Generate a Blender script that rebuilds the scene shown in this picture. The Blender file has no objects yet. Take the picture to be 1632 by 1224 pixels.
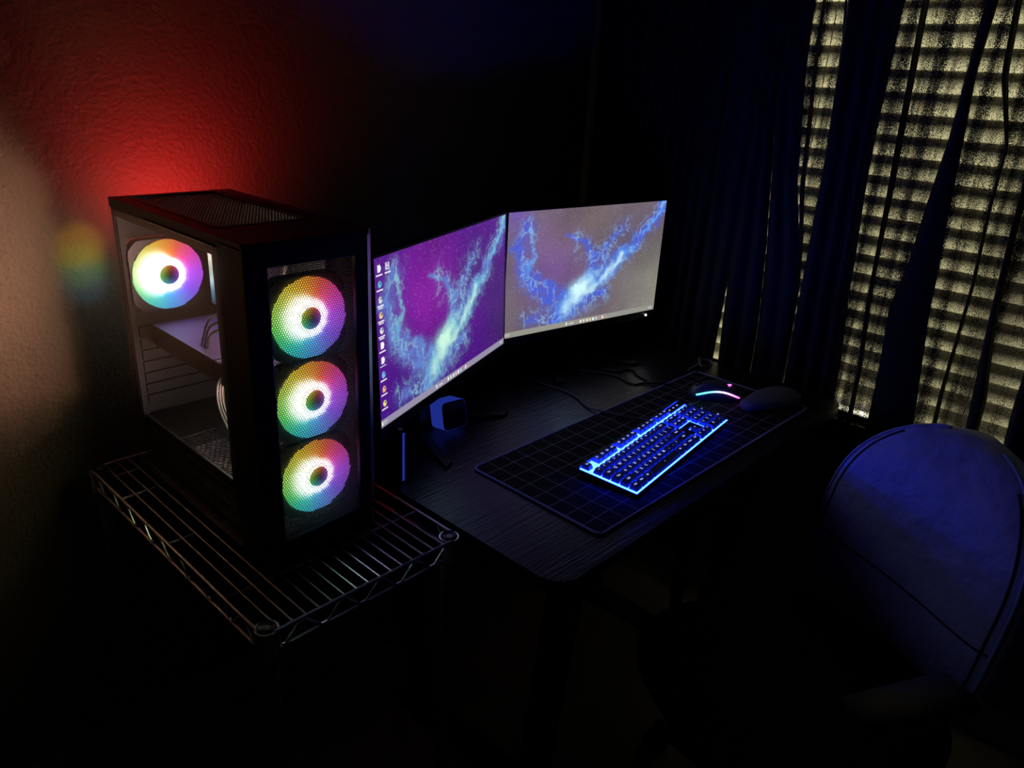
import bpy, bmesh, math, random
import numpy as np
from mathutils import Vector, Matrix

random.seed(7)
scene = bpy.context.scene
COL = scene.collection
PI = math.pi
R = math.radians

# ------------------------------------------------------------------ camera
F_PX = 1212.56
yaw, pit, rol = R(-47.6016), R(-22.0928), R(3.3157)
fw = Vector((-math.sin(yaw) * math.cos(pit), math.cos(yaw) * math.cos(pit), math.sin(pit)))
rt = Vector((math.cos(yaw), math.sin(yaw), 0))
up = rt.cross(fw)
r2 = rt * math.cos(rol) + up * math.sin(rol)
u2 = up * math.cos(rol) - rt * math.sin(rol)
cam = bpy.data.cameras.new('camera')
cam.sensor_fit = 'HORIZONTAL'
cam.sensor_width = 36.0
cam.lens = F_PX / 1632 * 36
cam.clip_start = 0.02
cam_o = bpy.data.objects.new('camera', cam)
COL.objects.link(cam_o)
m = Matrix((r2, u2, -fw)).transposed().to_4x4()
m.translation = (-0.9001901, -0.6054244, 1.4386256)
cam_o.matrix_world = m
scene.camera = cam_o

# ------------------------------------------------------------------ world, daylight, exposure
w = bpy.data.worlds.new('World')
scene.world = w
w.use_nodes = True
w.node_tree.nodes['Background'].inputs[0].default_value = (0.35, 0.4, 0.6, 1)
w.node_tree.nodes['Background'].inputs[1].default_value = 0.0004
scene.view_settings.view_transform = 'Standard'
scene.view_settings.look = 'None'
scene.view_settings.gamma = 1
scene.view_settings.exposure = 0
scene.view_settings.use_curve_mapping = False
scene.cycles.max_bounces = 8
scene.cycles.transparent_max_bounces = 24
scene.cycles.sample_clamp_indirect = 4.0
scene.cycles.caustics_reflective = False
scene.cycles.caustics_refractive = False


def lamp(name, kind, loc, energy, color, aim=None, size=0.02, spot=None):
    l = bpy.data.lights.new(name, kind)
    l.energy = energy
    l.color = color
    if kind == 'AREA':
        l.shape = 'SQUARE'
        l.size = size
    else:
        l.shadow_soft_size = size
    if spot:
        l.spot_size, l.spot_blend = spot
    o = bpy.data.objects.new(name, l)
    o.location = loc
    if aim is not None:
        o.rotation_euler = (Vector(aim) - Vector(loc)).to_track_quat('-Z', 'Y').to_euler()
    COL.objects.link(o)
    return o


# daylight outside the window, coming down from the sky onto the closed blinds
lamp('daylight', 'AREA', (2.05, -0.25, 4.3), 1500, (1.0, 0.95, 0.76), (1.05, -0.25, 1.2), 2.0)

# ------------------------------------------------------------------ materials
MATS = {}


def nt(name):
    mt = bpy.data.materials.new(name)
    mt.use_nodes = True
    MATS[name] = mt
    return mt, mt.node_tree.nodes, mt.node_tree.links


def bump(mt, scale=100, strength=0.2, dist=0.001, vec=None, detail=3, stretch=None):
    N, L = mt.node_tree.nodes, mt.node_tree.links
    b = N['Principled BSDF']
    tc = N.new('ShaderNodeTexCoord')
    no = N.new('ShaderNodeTexNoise')
    no.inputs['Scale'].default_value = scale
    no.inputs['Detail'].default_value = detail
    src = tc.outputs['Object']
    if stretch:
        mp = N.new('ShaderNodeMapping')
        mp.inputs['Scale'].default_value = stretch
        L.new(src, mp.inputs[0])
        src = mp.outputs[0]
    L.new(src, no.inputs['Vector'])
    bu = N.new('ShaderNodeBump')
    bu.inputs['Strength'].default_value = strength
    bu.inputs['Distance'].default_value = dist
    L.new(no.outputs['Fac'], bu.inputs['Height'])
    L.new(bu.outputs[0], b.inputs['Normal'])
    return no


def pbr(name, col, rough=0.5, metal=0.0, spec=0.5, bmp=None, vary=0.0):
    mt, N, L = nt(name)
    b = N['Principled BSDF']
    b.inputs['Base Color'].default_value = (*col, 1)
    b.inputs['Roughness'].default_value = rough
    b.inputs['Metallic'].default_value = metal
    b.inputs['Specular IOR Level'].default_value = spec
    no = None
    if bmp:
        no = bump(mt, **bmp)
    if vary:
        if no is None:
            no = N.new('ShaderNodeTexNoise')
            no.inputs['Scale'].default_value = 40
        rp = N.new('ShaderNodeValToRGB')
        rp.color_ramp.elements[0].color = (*[c * (1 - vary) for c in col], 1)
        rp.color_ramp.elements[1].color = (*[min(1, c * (1 + vary)) for c in col], 1)
        rp.color_ramp.elements[0].position = 0.3
        rp.color_ramp.elements[1].position = 0.7
        L.new(no.outputs['Fac'], rp.inputs[0])
        L.new(rp.outputs[0], b.inputs['Base Color'])
    return mt


def emit(name, col, s):
    mt, N, L = nt(name)
    N.remove(N['Principled BSDF'])
    e = N.new('ShaderNodeEmission')
    e.inputs[0].default_value = (*col, 1)
    e.inputs[1].default_value = s
    L.new(e.outputs[0], N['Material Output'].inputs[0])
    return mt


def emit_attr(name, s=1.0, gloss=False):
    mt, N, L = nt(name)
    b = N['Principled BSDF']
    a = N.new('ShaderNodeAttribute')
    a.attribute_name = 'Col'
    b.inputs['Base Color'].default_value = (0.01, 0.01, 0.01, 1)
    b.inputs['Roughness'].default_value = 0.35
    b.inputs['Specular IOR Level'].default_value = 0.25
    L.new(a.outputs['Color'], b.inputs['Emission Color'])
    b.inputs['Emission Strength'].default_value = s
    return mt


pbr('wall', (0.32, 0.23, 0.14), 0.6, bmp=dict(scale=125, strength=0.6, dist=0.006, detail=2))
pbr('wall_dark', (0.2, 0.2, 0.19), 0.6, bmp=dict(scale=120, strength=0.5, dist=0.005, detail=2))
pbr('trim', (0.62, 0.60, 0.52), 0.5)
pbr('carpet', (0.40, 0.37, 0.28), 0.95, spec=0.1, bmp=dict(scale=400, strength=0.8, dist=0.004), vary=0.35)
pbr('case_black', (0.007, 0.007, 0.008), 0.45, 0.0, 0.35)
pbr('case_gloss', (0.03, 0.03, 0.035), 0.22, 0.0, 0.9)
pbr('steel_black', (0.02, 0.021, 0.024), 0.5, 0.2)
pbr('steel_inside', (0.035, 0.04, 0.045), 0.6, 0.0, 0.2)
pbr('mesh_steel', (0.10, 0.10, 0.105), 0.45)
pbr('pcb', (0.02, 0.022, 0.028), 0.5)
pbr('heatsink', (0.35, 0.35, 0.37), 0.35, 0.9)
pbr('gpu_plate', (0.62, 0.40, 0.90), 0.45, 0.1)  # purple light on the card put into the base colour
pbr('cable_grey', (0.10, 0.10, 0.10), 0.5)
pbr('cable_black', (0.012, 0.012, 0.012), 0.45)
pbr('fan_frame', (0.16, 0.16, 0.17), 0.4)
pbr('fan_frame_rear', (0.03, 0.03, 0.032), 0.4)
pbr('chrome_dark', (0.68, 0.68, 0.70), 0.36, 1.0)
pbr('post_steel', (0.30, 0.30, 0.31), 0.45, 0.3)
pbr('plastic_black', (0.015, 0.015, 0.016), 0.35)
pbr('monitor_black', (0.010, 0.010, 0.011), 0.4)
pbr('mat_border', (0.42, 0.42, 0.95), 0.8, bmp=dict(scale=600, strength=0.6, dist=0.001))
pbr('keycap', (0.10, 0.10, 0.105), 0.5)
pbr('kb_body', (0.02, 0.02, 0.024), 0.5)
pbr('mouse_shell', (0.09, 0.09, 0.10), 0.3)
pbr('blue_plastic', (0.10, 0.16, 0.85), 0.5)
pbr('dark_screen', (0.015, 0.014, 0.013), 0.15)
pbr('grey_rim', (0.30, 0.30, 0.28), 0.4)
pbr('grey_cloth', (0.15, 0.155, 0.175), 0.9, bmp=dict(scale=300, strength=0.4, dist=0.001))
pbr('seat_shaded', (0.010, 0.010, 0.011), 0.7, spec=0.2)  # near-black: shade on the seat put into its colour
pbr('leather', (0.42, 0.50, 0.88), 0.42, bmp=dict(scale=16, strength=0.9, dist=0.012, detail=9))  # blue base colour stands in for keyboard light on the backrest
pbr('stitch', (0.02, 0.02, 0.025), 0.6)
pbr('chair_metal', (0.25, 0.25, 0.25), 0.35, 0.9)
pbr('arm_pad', (0.008, 0.008, 0.008), 0.4)
pbr('rod_metal', (0.1, 0.1, 0.1), 0.4, 0.8)
emit('led_white', (1, 1, 1), 60)
emit('kb_glow', (0.0055, 0.021, 1.0), 60)
emit('legend', (0.30, 0.36, 1.0), 1.3)
emit('added_blue_glow', (0.05, 0.10, 1.0), 0.24)  # weak glow added to brighten blue sides, no known lamp
emit('logo_pink', (1.0, 0.12, 0.75), 3.0)
emit_attr('screen')
emit_attr('fan_glow')
emit_attr('mouse_glow')


def mat_glass():
    mt, N, L = nt('side_glass')
    N.remove(N['Principled BSDF'])
    t = N.new('ShaderNodeBsdfTransparent')
    t.inputs[0].default_value = (0.93, 0.93, 0.94, 1)
    g = N.new('ShaderNodeBsdfGlossy')
    g.inputs['Roughness'].default_value = 0.02
    lw = N.new('ShaderNodeLayerWeight')
    pw = N.new('ShaderNodeMath'); pw.operation = 'POWER'; pw.inputs[1].default_value = 5
    L.new(lw.outputs['Facing'], pw.inputs[0])
    f = N.new('ShaderNodeMath'); f.operation = 'MULTIPLY_ADD'; f.inputs[1].default_value = 0.9; f.inputs[2].default_value = 0.025
    L.new(pw.outputs[0], f.inputs[0])
    mx = N.new('ShaderNodeMixShader')
    L.new(f.outputs[0], mx.inputs[0])
    L.new(t.outputs[0], mx.inputs[1])
    L.new(g.outputs[0], mx.inputs[2])
    L.new(mx.outputs[0], N['Material Output'].inputs[0])
    return mt


mat_glass()


def mat_desk():
    mt = pbr('desk_wood', (0.022, 0.022, 0.027), 0.32)
    N, L = mt.node_tree.nodes, mt.node_tree.links
    b = N['Principled BSDF']
    tc = N.new('ShaderNodeTexCoord')
    mp = N.new('ShaderNodeMapping')
    mp.inputs['Scale'].default_value = (2.2, 60, 60)
    L.new(tc.outputs['Object'], mp.inputs[0])
    n = N.new('ShaderNodeTexNoise')
    n.inputs['Scale'].default_value = 3.0
    n.inputs['Detail'].default_value = 6
    n.inputs['Distortion'].default_value = 0.6
    L.new(mp.outputs[0], n.inputs['Vector'])
    rp = N.new('ShaderNodeValToRGB')
    rp.color_ramp.elements[0].position = 0.38
    rp.color_ramp.elements[0].color = (0.007, 0.007, 0.008, 1)
    rp.color_ramp.elements[1].position = 0.62
    rp.color_ramp.elements[1].color = (0.026, 0.026, 0.030, 1)
    L.new(n.outputs['Fac'], rp.inputs[0])
    L.new(rp.outputs[0], b.inputs['Base Color'])
    bu = N.new('ShaderNodeBump')
    bu.inputs['Strength'].default_value = 0.6
    bu.inputs['Distance'].default_value = 0.0016
    L.new(n.outputs['Fac'], bu.inputs['Height'])
    L.new(bu.outputs[0], b.inputs['Normal'])


mat_desk()


def mat_mousemat():
    # black cloth with a printed grid of pale lines, 38.5 mm apart
    mt = pbr('mat_cloth', (0.010, 0.010, 0.012), 0.85, spec=0.2)
    N, L = mt.node_tree.nodes, mt.node_tree.links
    b = N['Principled BSDF']
    tc = N.new('ShaderNodeTexCoord')
    sp = N.new('ShaderNodeSeparateXYZ')
    L.new(tc.outputs['Object'], sp.inputs[0])
    ms = []
    for ax, off in ((0, 0.0), (1, 0.0005)):
        ad = N.new('ShaderNodeMath'); ad.operation = 'ADD'; ad.inputs[1].default_value = 0.0385 * 100 + 0.01925 - off
        L.new(sp.outputs[ax], ad.inputs[0])
        dv = N.new('ShaderNodeMath'); dv.operation = 'DIVIDE'; dv.inputs[1].default_value = 0.0385
        L.new(ad.outputs[0], dv.inputs[0])
        fr = N.new('ShaderNodeMath'); fr.operation = 'FRACT'
        L.new(dv.outputs[0], fr.inputs[0])
        sb = N.new('ShaderNodeMath'); sb.operation = 'SUBTRACT'; sb.inputs[1].default_value = 0.5
        L.new(fr.outputs[0], sb.inputs[0])
        ab = N.new('ShaderNodeMath'); ab.operation = 'ABSOLUTE'
        L.new(sb.outputs[0], ab.inputs[0])
        lt = N.new('ShaderNodeMath'); lt.operation = 'LESS_THAN'; lt.inputs[1].default_value = 0.018
        L.new(ab.outputs[0], lt.inputs[0])
        ms.append(lt)
    mx = N.new('ShaderNodeMath'); mx.operation = 'MAXIMUM'
    L.new(ms[0].outputs[0], mx.inputs[0]); L.new(ms[1].outputs[0], mx.inputs[1])
    mc = N.new('ShaderNodeMix'); mc.data_type = 'RGBA'
    L.new(mx.outputs[0], mc.inputs[0])
    mc.inputs[6].default_value = (0.010, 0.010, 0.012, 1)
    mc.inputs[7].default_value = (0.36, 0.36, 0.38, 1)
    L.new(mc.outputs[2], b.inputs['Base Color'])


mat_mousemat()


def mat_curtain():
    # dense navy folds, and a looser single layer that lets specks of daylight through
    pbr('curtain_dense', (0.012, 0.014, 0.020), 0.75, spec=0.3, bmp=dict(scale=500, strength=0.3, dist=0.001))
    mt, N, L = nt('curtain_sheer')
    N.remove(N['Principled BSDF'])
    d = N.new('ShaderNodeBsdfDiffuse')
    d.inputs[0].default_value = (0.012, 0.014, 0.020, 1)
    t = N.new('ShaderNodeBsdfTransparent')
    t.inputs[0].default_value = (1, 1, 1, 1)
    tc = N.new('ShaderNodeTexCoord')
    n = N.new('ShaderNodeTexNoise')            # weave specks
    n.inputs['Scale'].default_value = 620
    n.inputs['Detail'].default_value = 2
    L.new(tc.outputs['Object'], n.inputs['Vector'])
    mp = N.new('ShaderNodeMapping')            # slack and taut runs of cloth
    mp.inputs['Scale'].default_value = (1, 42, 1.6)
    L.new(tc.outputs['Object'], mp.inputs[0])
    n2 = N.new('ShaderNodeTexNoise')
    n2.inputs['Scale'].default_value = 1.0
    n2.inputs['Detail'].default_value = 2
    L.new(mp.outputs[0], n2.inputs['Vector'])
    s2 = N.new('ShaderNodeMapRange')
    s2.inputs['From Min'].default_value = 0.37; s2.inputs['From Max'].default_value = 0.63
    s2.inputs['To Min'].default_value = 0.62; s2.inputs['To Max'].default_value = 0.43
    L.new(n2.outputs['Fac'], s2.inputs['Value'])
    sb = N.new('ShaderNodeMath'); sb.operation = 'SUBTRACT'
    L.new(n.outputs['Fac'], sb.inputs[0]); L.new(s2.outputs[0], sb.inputs[1])
    mr = N.new('ShaderNodeMapRange')
    mr.inputs['From Min'].default_value = -0.06; mr.inputs['From Max'].default_value = 0.12
    mr.inputs['To Min'].default_value = 0.0; mr.inputs['To Max'].default_value = 0.9
    L.new(sb.outputs[0], mr.inputs['Value'])
    mx = N.new('ShaderNodeMixShader')
    L.new(mr.outputs[0], mx.inputs[0])
    L.new(d.outputs[0], mx.inputs[1]); L.new(t.outputs[0], mx.inputs[2])
    L.new(mx.outputs[0], N['Material Output'].inputs[0])
    # slats
    mt, N, L = nt('slat')
    N.remove(N['Principled BSDF'])
    d = N.new('ShaderNodeBsdfDiffuse'); d.inputs[0].default_value = (0.55, 0.52, 0.42, 1)
    t = N.new('ShaderNodeBsdfTranslucent'); t.inputs[0].default_value = (0.62, 0.61, 0.50, 1)
    mx = N.new('ShaderNodeMixShader'); mx.inputs[0].default_value = 0.6
    L.new(d.outputs[0], mx.inputs[1]); L.new(t.outputs[0], mx.inputs[2])
    L.new(mx.outputs[0], N['Material Output'].inputs[0])


mat_curtain()
pbr('window_glass_frame', (0.5, 0.5, 0.48), 0.5)

# ------------------------------------------------------------------ mesh helpers


class MB:
    def __init__(self):
        self.v = []; self.f = []; self.sm = False; self.mi = []

    def add(self, vs, fs, mi=0):
        b = len(self.v)
        self.v.extend([tuple(p) for p in vs])
        self.f.extend([tuple(i + b for i in f) for f in fs])
        self.mi.extend([mi] * len(fs))
        return self

    def box(self, x0, x1, y0, y1, z0, z1, bev=0.0):
        if bev <= 0:
            vs = [(x, y, z) for x in (x0, x1) for y in (y0, y1) for z in (z0, z1)]
            fs = [(0, 1, 3, 2), (4, 6, 7, 5), (0, 4, 5, 1), (2, 3, 7, 6), (0, 2, 6, 4), (1, 5, 7, 3)]
            return self.add(vs, fs)
        bm = bmesh.new()
        bmesh.ops.create_cube(bm, size=1)
        bmesh.ops.scale(bm, vec=(x1 - x0, y1 - y0, z1 - z0), verts=bm.verts)
        bmesh.ops.translate(bm, vec=((x0 + x1) / 2, (y0 + y1) / 2, (z0 + z1) / 2), verts=bm.verts)
        bmesh.ops.bevel(bm, geom=list(bm.edges), offset=bev, segments=2, profile=0.5, affect='EDGES')
        bm.verts.index_update()
        vs = [tuple(q.co) for q in bm.verts]
        fs = [tuple(q.index for q in f.verts) for f in bm.faces]
        bm.free()
        return self.add(vs, fs)

    def tube(self, pts, r, n=8, closed=False, caps=True):
        pts = [Vector(p) for p in pts]
        m = len(pts)
        rs = r if isinstance(r, (list, tuple)) else [r] * m
        vs = []; prev = None
        for i, p in enumerate(pts):
            if closed:
                t = pts[(i + 1) % m] - pts[i - 1]
            else:
                t = pts[min(i + 1, m - 1)] - pts[max(i - 1, 0)]
            t.normalize()
            if prev is None:
                a = Vector((0, 0, 1)) if abs(t.z) < 0.9 else Vector((1, 0, 0))
                nrm = t.cross(a).normalized()
            else:
                nrm = (prev - t * prev.dot(t)).normalized()
            prev = nrm
            bn = t.cross(nrm)
            for k in range(n):
                an = 2 * PI * k / n
                vs.append(p + (nrm * math.cos(an) + bn * math.sin(an)) * rs[i])
        fs = []
        for i in range(m if closed else m - 1):
            j = (i + 1) % m
            for k in range(n):
                k2 = (k + 1) % n
                fs.append((i * n + k, i * n + k2, j * n + k2, j * n + k))
        if caps and not closed:
            fs.append(tuple(range(n))[::-1])
            fs.append(tuple((m - 1) * n + k for k in range(n)))
        return self.add(vs, fs)

    def lathe(self, prof, c=(0, 0, 0), n=24, axis='z'):
        vs = []
        for rr, h in prof:
            for k in range(n):
                a = 2 * PI * k / n
                p = (rr * math.cos(a), rr * math.sin(a), h)
                if axis == 'y':
                    p = (p[0], p[2], p[1])
                elif axis == 'x':
                    p = (p[2], p[0], p[1])
                vs.append((p[0] + c[0], p[1] + c[1], p[2] + c[2]))
        fs = []
        for i in range(len(prof) - 1):
            for k in range(n):
                k2 = (k + 1) % n
                fs.append((i * n + k, i * n + k2, (i + 1) * n + k2, (i + 1) * n + k))
        fs.append(tuple(range(n))[::-1])
        fs.append(tuple((len(prof) - 1) * n + k for k in range(n)))
        return self.add(vs, fs)

    def prism(self, poly, z0, z1, axis='z'):
        n = len(poly)

        def P(a, b, c):
            return (a, b, c) if axis == 'z' else ((a, c, b) if axis == 'y' else (c, a, b))
        vs = [P(a, b, z0) for a, b in poly] + [P(a, b, z1) for a, b in poly]
        fs = [tuple(range(n))[::-1], tuple(range(n, 2 * n))]
        fs += [(i, (i + 1) % n, n + (i + 1) % n, n + i) for i in range(n)]
        return self.add(vs, fs)

    def grid(self, P, nu, nv, closed_u=False):
        vs = [P[i][j] for i in range(nu) for j in range(nv)]
        fs = []
        for i in range(nu if closed_u else nu - 1):
            i2 = (i + 1) % nu
            for j in range(nv - 1):
                fs.append((i * nv + j, i2 * nv + j, i2 * nv + j + 1, i * nv + j + 1))
        return self.add(vs, fs)

    def build(self, name, mat, parent=None, off=(0, 0, 0), smooth=False, fix=True):
        me = bpy.data.meshes.new(name)
        o3 = Vector(off)
        me.from_pydata([tuple(Vector(p) - o3) for p in self.v], [], self.f)
        mats = mat if isinstance(mat, (list, tuple)) else [mat]
        for q in mats:
            me.materials.append(MATS[q])
        if len(mats) > 1:
            me.polygons.foreach_set('material_index', self.mi)
        if fix:
            bm = bmesh.new(); bm.from_mesh(me)
            bmesh.ops.recalc_face_normals(bm, faces=bm.faces)
            bm.to_mesh(me); bm.free()
        if smooth:
            me.shade_smooth()
            if smooth != 'all':
                me.set_sharp_from_angle(angle=R(40))
        me.update()
        o = bpy.data.objects.new(name, me)
        COL.objects.link(o)
        if parent is not None:
            o.parent = parent
        return o


def tag(o, label=None, cat=None, group=None, kind=None):
    if label: o['label'] = label
    if cat: o['category'] = cat
    if group: o['group'] = group
    if kind: o['kind'] = kind
    return o


def empty(name, loc, rot=(0, 0, 0), label=None, cat=None, group=None):
    o = bpy.data.objects.new(name, None)
    o.empty_display_size = 0.05
    o.location = loc
    o.rotation_euler = rot
    COL.objects.link(o)
    return tag(o, label, cat, group)


def inst(src, name, parent, loc=(0, 0, 0), rot=(0, 0, 0)):
    o = bpy.data.objects.new(name, src.data)
    o.location = loc
    o.rotation_euler = rot
    o.parent = parent
    COL.objects.link(o)
    return o


def rrect(x0, x1, y0, y1, r, n=6):
    pts = []
    for cx, cy, a0 in ((x1 - r, y1 - r, 0), (x0 + r, y1 - r, 90), (x0 + r, y0 + r, 180), (x1 - r, y0 + r, 270)):
        for k in range(n + 1):
            a = R(a0 + 90 * k / n)
            pts.append((cx + r * math.cos(a), cy + r * math.sin(a)))
    return pts


def spline(pts, n=12):
    P = [Vector(p) for p in pts]
    out = []
    for i in range(len(P) - 1):
        p0, p1, p2, p3 = P[max(i - 1, 0)], P[i], P[i + 1], P[min(i + 2, len(P) - 1)]
        for k in range(n):
            t = k / n
            out.append(0.5 * ((2 * p1) + (p2 - p0) * t + (2 * p0 - 5 * p1 + 4 * p2 - p3) * t * t + (3 * p1 - p0 - 3 * p2 + p3) * t ** 3))
    out.append(P[-1])
    return out


def hexmesh(a0, a1, b0, b1, pitch, hole, d0, d1, fn, clip=None):
    """perforated sheet: honeycomb cells with hexagonal holes; fn maps (a, b, d) to 3D"""
    m = MB()
    rp = pitch / math.sqrt(3)
    dy = pitch * math.sqrt(3) / 2
    j = 0
    b = b0 + rp
    while b < b1 - rp * 0.5:
        a = a0 + pitch / 2 + (pitch / 2 if j % 2 else 0)
        while a < a1 - pitch * 0.45:
            if clip is None or clip(a, b):
                vs = []
                for d in (d0, d1):
                    for rr in (rp * 1.01, hole):
                        for k in range(6):
                            an = R(30 + 60 * k)
                            vs.append(fn(a + rr * math.cos(an), b + rr * math.sin(an), d))
                fs = []
                for k in range(6):
                    k2 = (k + 1) % 6
                    fs.append((k, k2, 6 + k2, 6 + k))
                    fs.append((12 + k, 18 + k, 18 + k2, 12 + k2))
                    fs.append((6 + k, 6 + k2, 18 + k2, 18 + k))
                m.add(vs, fs)
            a += pitch
        b += dy
        j += 1
    return m


# ------------------------------------------------------------------ room
FZ = -0.02
WY = 0.85      # back wall
WX = 1.0       # window wall
DZ = 0.74      # desk top
tag(MB().box(-3.2, WX + 0.1, -3.2, WY + 0.1, FZ - 0.05, FZ).build('floor', 'carpet'), 'dark carpeted floor under the desk', kind='structure')
tag(MB().box(-3.2, WX + 0.1, WY, WY + 0.1, FZ, 2.5).build('wall_back', 'wall'), 'textured wall behind the desk, lit red behind the computer', kind='structure')
tag(MB().box(-3.2, WX + 0.1, -3.2, WY + 0.1, 2.5, 2.6).build('ceiling', 'wall_dark'), 'plain ceiling', kind='structure')
wr = MB()
WY0, WY1, WZ0, WZ1 = -1.0, 0.43, 0.66, 2.12
wr.box(WX, WX + 0.1, -3.2, WY0, FZ, 2.5)
wr.box(WX, WX + 0.1, WY1, WY, FZ, 2.5)
wr.box(WX, WX + 0.1, WY0, WY1, FZ, WZ0)
wr.box(WX, WX + 0.1, WY0, WY1, WZ1, 2.5)
tag(wr.build('wall_right', 'wall_dark'), 'dark wall with the curtained window', kind='structure')
bb = MB().box(WX - 0.014, WX, -3.2, WY - 0.014, FZ, FZ + 0.085).box(WX - 0.010, WX, -3.2, WY - 0.014, FZ + 0.085, FZ + 0.095)
tag(bb.build('baseboard_right', 'trim'), 'pale baseboard below the window', kind='structure')
bb = MB().box(-3.2, WX - 0.014, WY - 0.014, WY, FZ, FZ + 0.085).box(-3.2, WX - 0.014, WY - 0.010, WY, FZ + 0.085, FZ + 0.095)
tag(bb.build('baseboard_back', 'trim'), 'pale baseboard of the back wall', kind='structure')
win = empty('window_1', (WX + 0.09, (WY0 + WY1) / 2, WZ0))
win['kind'] = 'structure'
wo = win.location
f = MB()
for a, b in ((WY0, WY0 + 0.05), (WY1 - 0.05, WY1), (-0.31, -0.26)):
    f.box(WX + 0.075, WX + 0.1, a, b, WZ0, WZ1)
f.box(WX + 0.075, WX + 0.1, WY0, WY1, WZ0, WZ0 + 0.05).box(WX + 0.075, WX + 0.1, WY0, WY1, WZ1 - 0.05, WZ1)
f.build('window_frame', 'window_glass_frame', win, wo)
MB().box(WX + 0.085, WX + 0.089, WY0 + 0.05, -0.31, WZ0 + 0.05, WZ1 - 0.05).build('pane', 'side_glass', win, wo)
MB().box(WX + 0.085, WX + 0.089, -0.26, WY1 - 0.05, WZ0 + 0.05, WZ1 - 0.05).build('pane', 'side_glass', win, wo)

# ------------------------------------------------------------------ blinds
bl = empty('window_blind', (WX + 0.035, (WY0 + WY1) / 2, WZ0 + 0.02), label='closed horizontal window blind glowing with daylight behind the curtains', cat='blind')
bo = bl.location
BY0, BY1 = WY0 + 0.015, WY1 - 0.015
sl = MB()
nseg = 8
sec = []
for k in range(nseg + 1):
    s = -1 + 2 * k / nseg
    a = s * R(40)
    rad = 0.0255 / math.sin(R(40))
    # chord near vertical, crowned towards the room
    cx = -(rad * math.cos(a) - rad * math.cos(R(40)))
    cz = rad * math.sin(a)
    t = R(-2)
    sec.append((cx * math.cos(t) + cz * math.sin(t), cz * math.cos(t) - cx * math.sin(t)))
Pg = []
for yy in np.linspace(BY0, BY1, 2):
    Pg.append([(q[0], yy - bo.y, q[1]) for q in sec] + [(q[0] + 0.0012, yy - bo.y, q[1]) for q in sec[::-1]] + [(sec[0][0], yy - bo.y, sec[0][1])])
sl.grid(Pg, 2, len(Pg[0]))
first = None
zk = 1.657
zs = [zk - 0.0462 * k for k in range(-9, 21)]
for z in zs:
    if z < WZ0 + 0.045 or z > WZ1 - 0.07:
        continue
    if first is None:
        first = sl.build('slat', 'slat', bl, smooth='all')
        first.location = (0, 0, z - bo.z)
    else:
        inst(first, 'slat', bl, (0, 0, z - bo.z))
MB().box(WX + 0.012, WX + 0.062, BY0, BY1, WZ1 - 0.045, WZ1 - 0.001).build('head_rail', 'trim', bl, bo)
MB().box(WX + 0.018, WX + 0.058, BY0, BY1, WZ0 + 0.002, WZ0 + 0.02).build('bottom_rail', 'trim', bl, bo)
for yy in (-0.75, -0.28, 0.20):
    MB().tube([(WX + 0.012, yy, WZ0 + 0.02), (WX + 0.012, yy, WZ1 - 0.05)], 0.0012, 5).build('ladder_cord', 'trim', bl, bo)

# ------------------------------------------------------------------ curtains
ROD = 2.20
MB().tube([(0.942, -1.3, ROD + 0.017), (0.942, 0.83, ROD + 0.017)], 0.011, 12).build('curtain_rod', 'rod_metal', smooth=True)
tag(bpy.data.objects['curtain_rod'], 'dark metal curtain rod above the window', 'curtain rod')
# columns: (list of (z, y) , depth x, material of the run that FOLLOWS)  D dense, S sheer


def Y(*zy):
    zs_, ys_ = zip(*sorted(zy))
    return lambda z: float(np.interp(z, zs_, ys_))


def curtain(name, cols, zb, label, hem=True):
    root = empty(name, (0.925, cols[0][0](1.4), zb), label=label, cat='curtain', group='curtain panels at the window')
    ro = root.location
    zl = np.concatenate([np.linspace(zb, 1.7, 46), np.linspace(1.75, ROD + 0.005, 8)])
    # refine in t
    T = []; mats = []
    for i in range(len(cols) - 1):
        (ya, xa, ma), (yb, xb, _) = cols[i], cols[i + 1]
        wdt = abs(ya(1.4) - yb(1.4))
        nrip = max(1, round(wdt / 0.034)) if ma == 'D' else 1
        sub = nrip * 8 if ma == 'D' else 8
        for k in range(sub):
            T.append((i, k / sub, nrip)); mats.append(0 if ma == 'D' else 1)
    T.append((len(cols) - 2, 1.0, 1))
    rows = []
    for (i, t, nr) in T:
        (ya, xa, ma), (yb, xb, _) = cols[i], cols[i + 1]
        row = []
        for z in zl:
            y = ya(z) * (1 - t) + yb(z) * t
            x = xa * (1 - t) + xb * t
            if ma == 'D':
                amp = 0.017 + 0.006 * math.sin(i * 2.1 + z * 1.7)
                x -= amp * abs(math.sin(PI * t * nr)) ** 0.8
                y += 0.004 * math.sin(z * 4 + i)* math.sin(PI * t)
            else:
                x -= 0.004 * math.sin(PI * t) * math.sin(z * 3.3 + i)
            row.append((x - ro.x, y - ro.y, z - ro.z))
        rows.append(row)
    m = MB()
    vs = [p for r_ in rows for p in r_]
    nz = len(zl)
    fs = []; mi = []
    for a in range(len(rows) - 1):
        for b in range(nz - 1):
            fs.append((a * nz + b, (a + 1) * nz + b, (a + 1) * nz + b + 1, a * nz + b + 1))
            mi.append(mats[a])
    m.v = vs; m.f = fs; m.mi = mi
    m.build('fabric', ['curtain_dense', 'curtain_sheer'], root, smooth='all', fix=False)
    if hem:
        pts = [(rows[-1][b][0], rows[-1][b][1], rows[-1][b][2]) for b in range(0, nz, 2)]
        MB().tube(pts, 0.003, 6).build('side_hem', 'curtain_dense', root, smooth='all')
    hb = MB().tube([(r_[0][0], r_[0][1], r_[0][2]) for r_ in rows[::2]], 0.0025, 5)
    hb.build('bottom_hem', 'curtain_dense', root, smooth='all')
    return root


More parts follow.
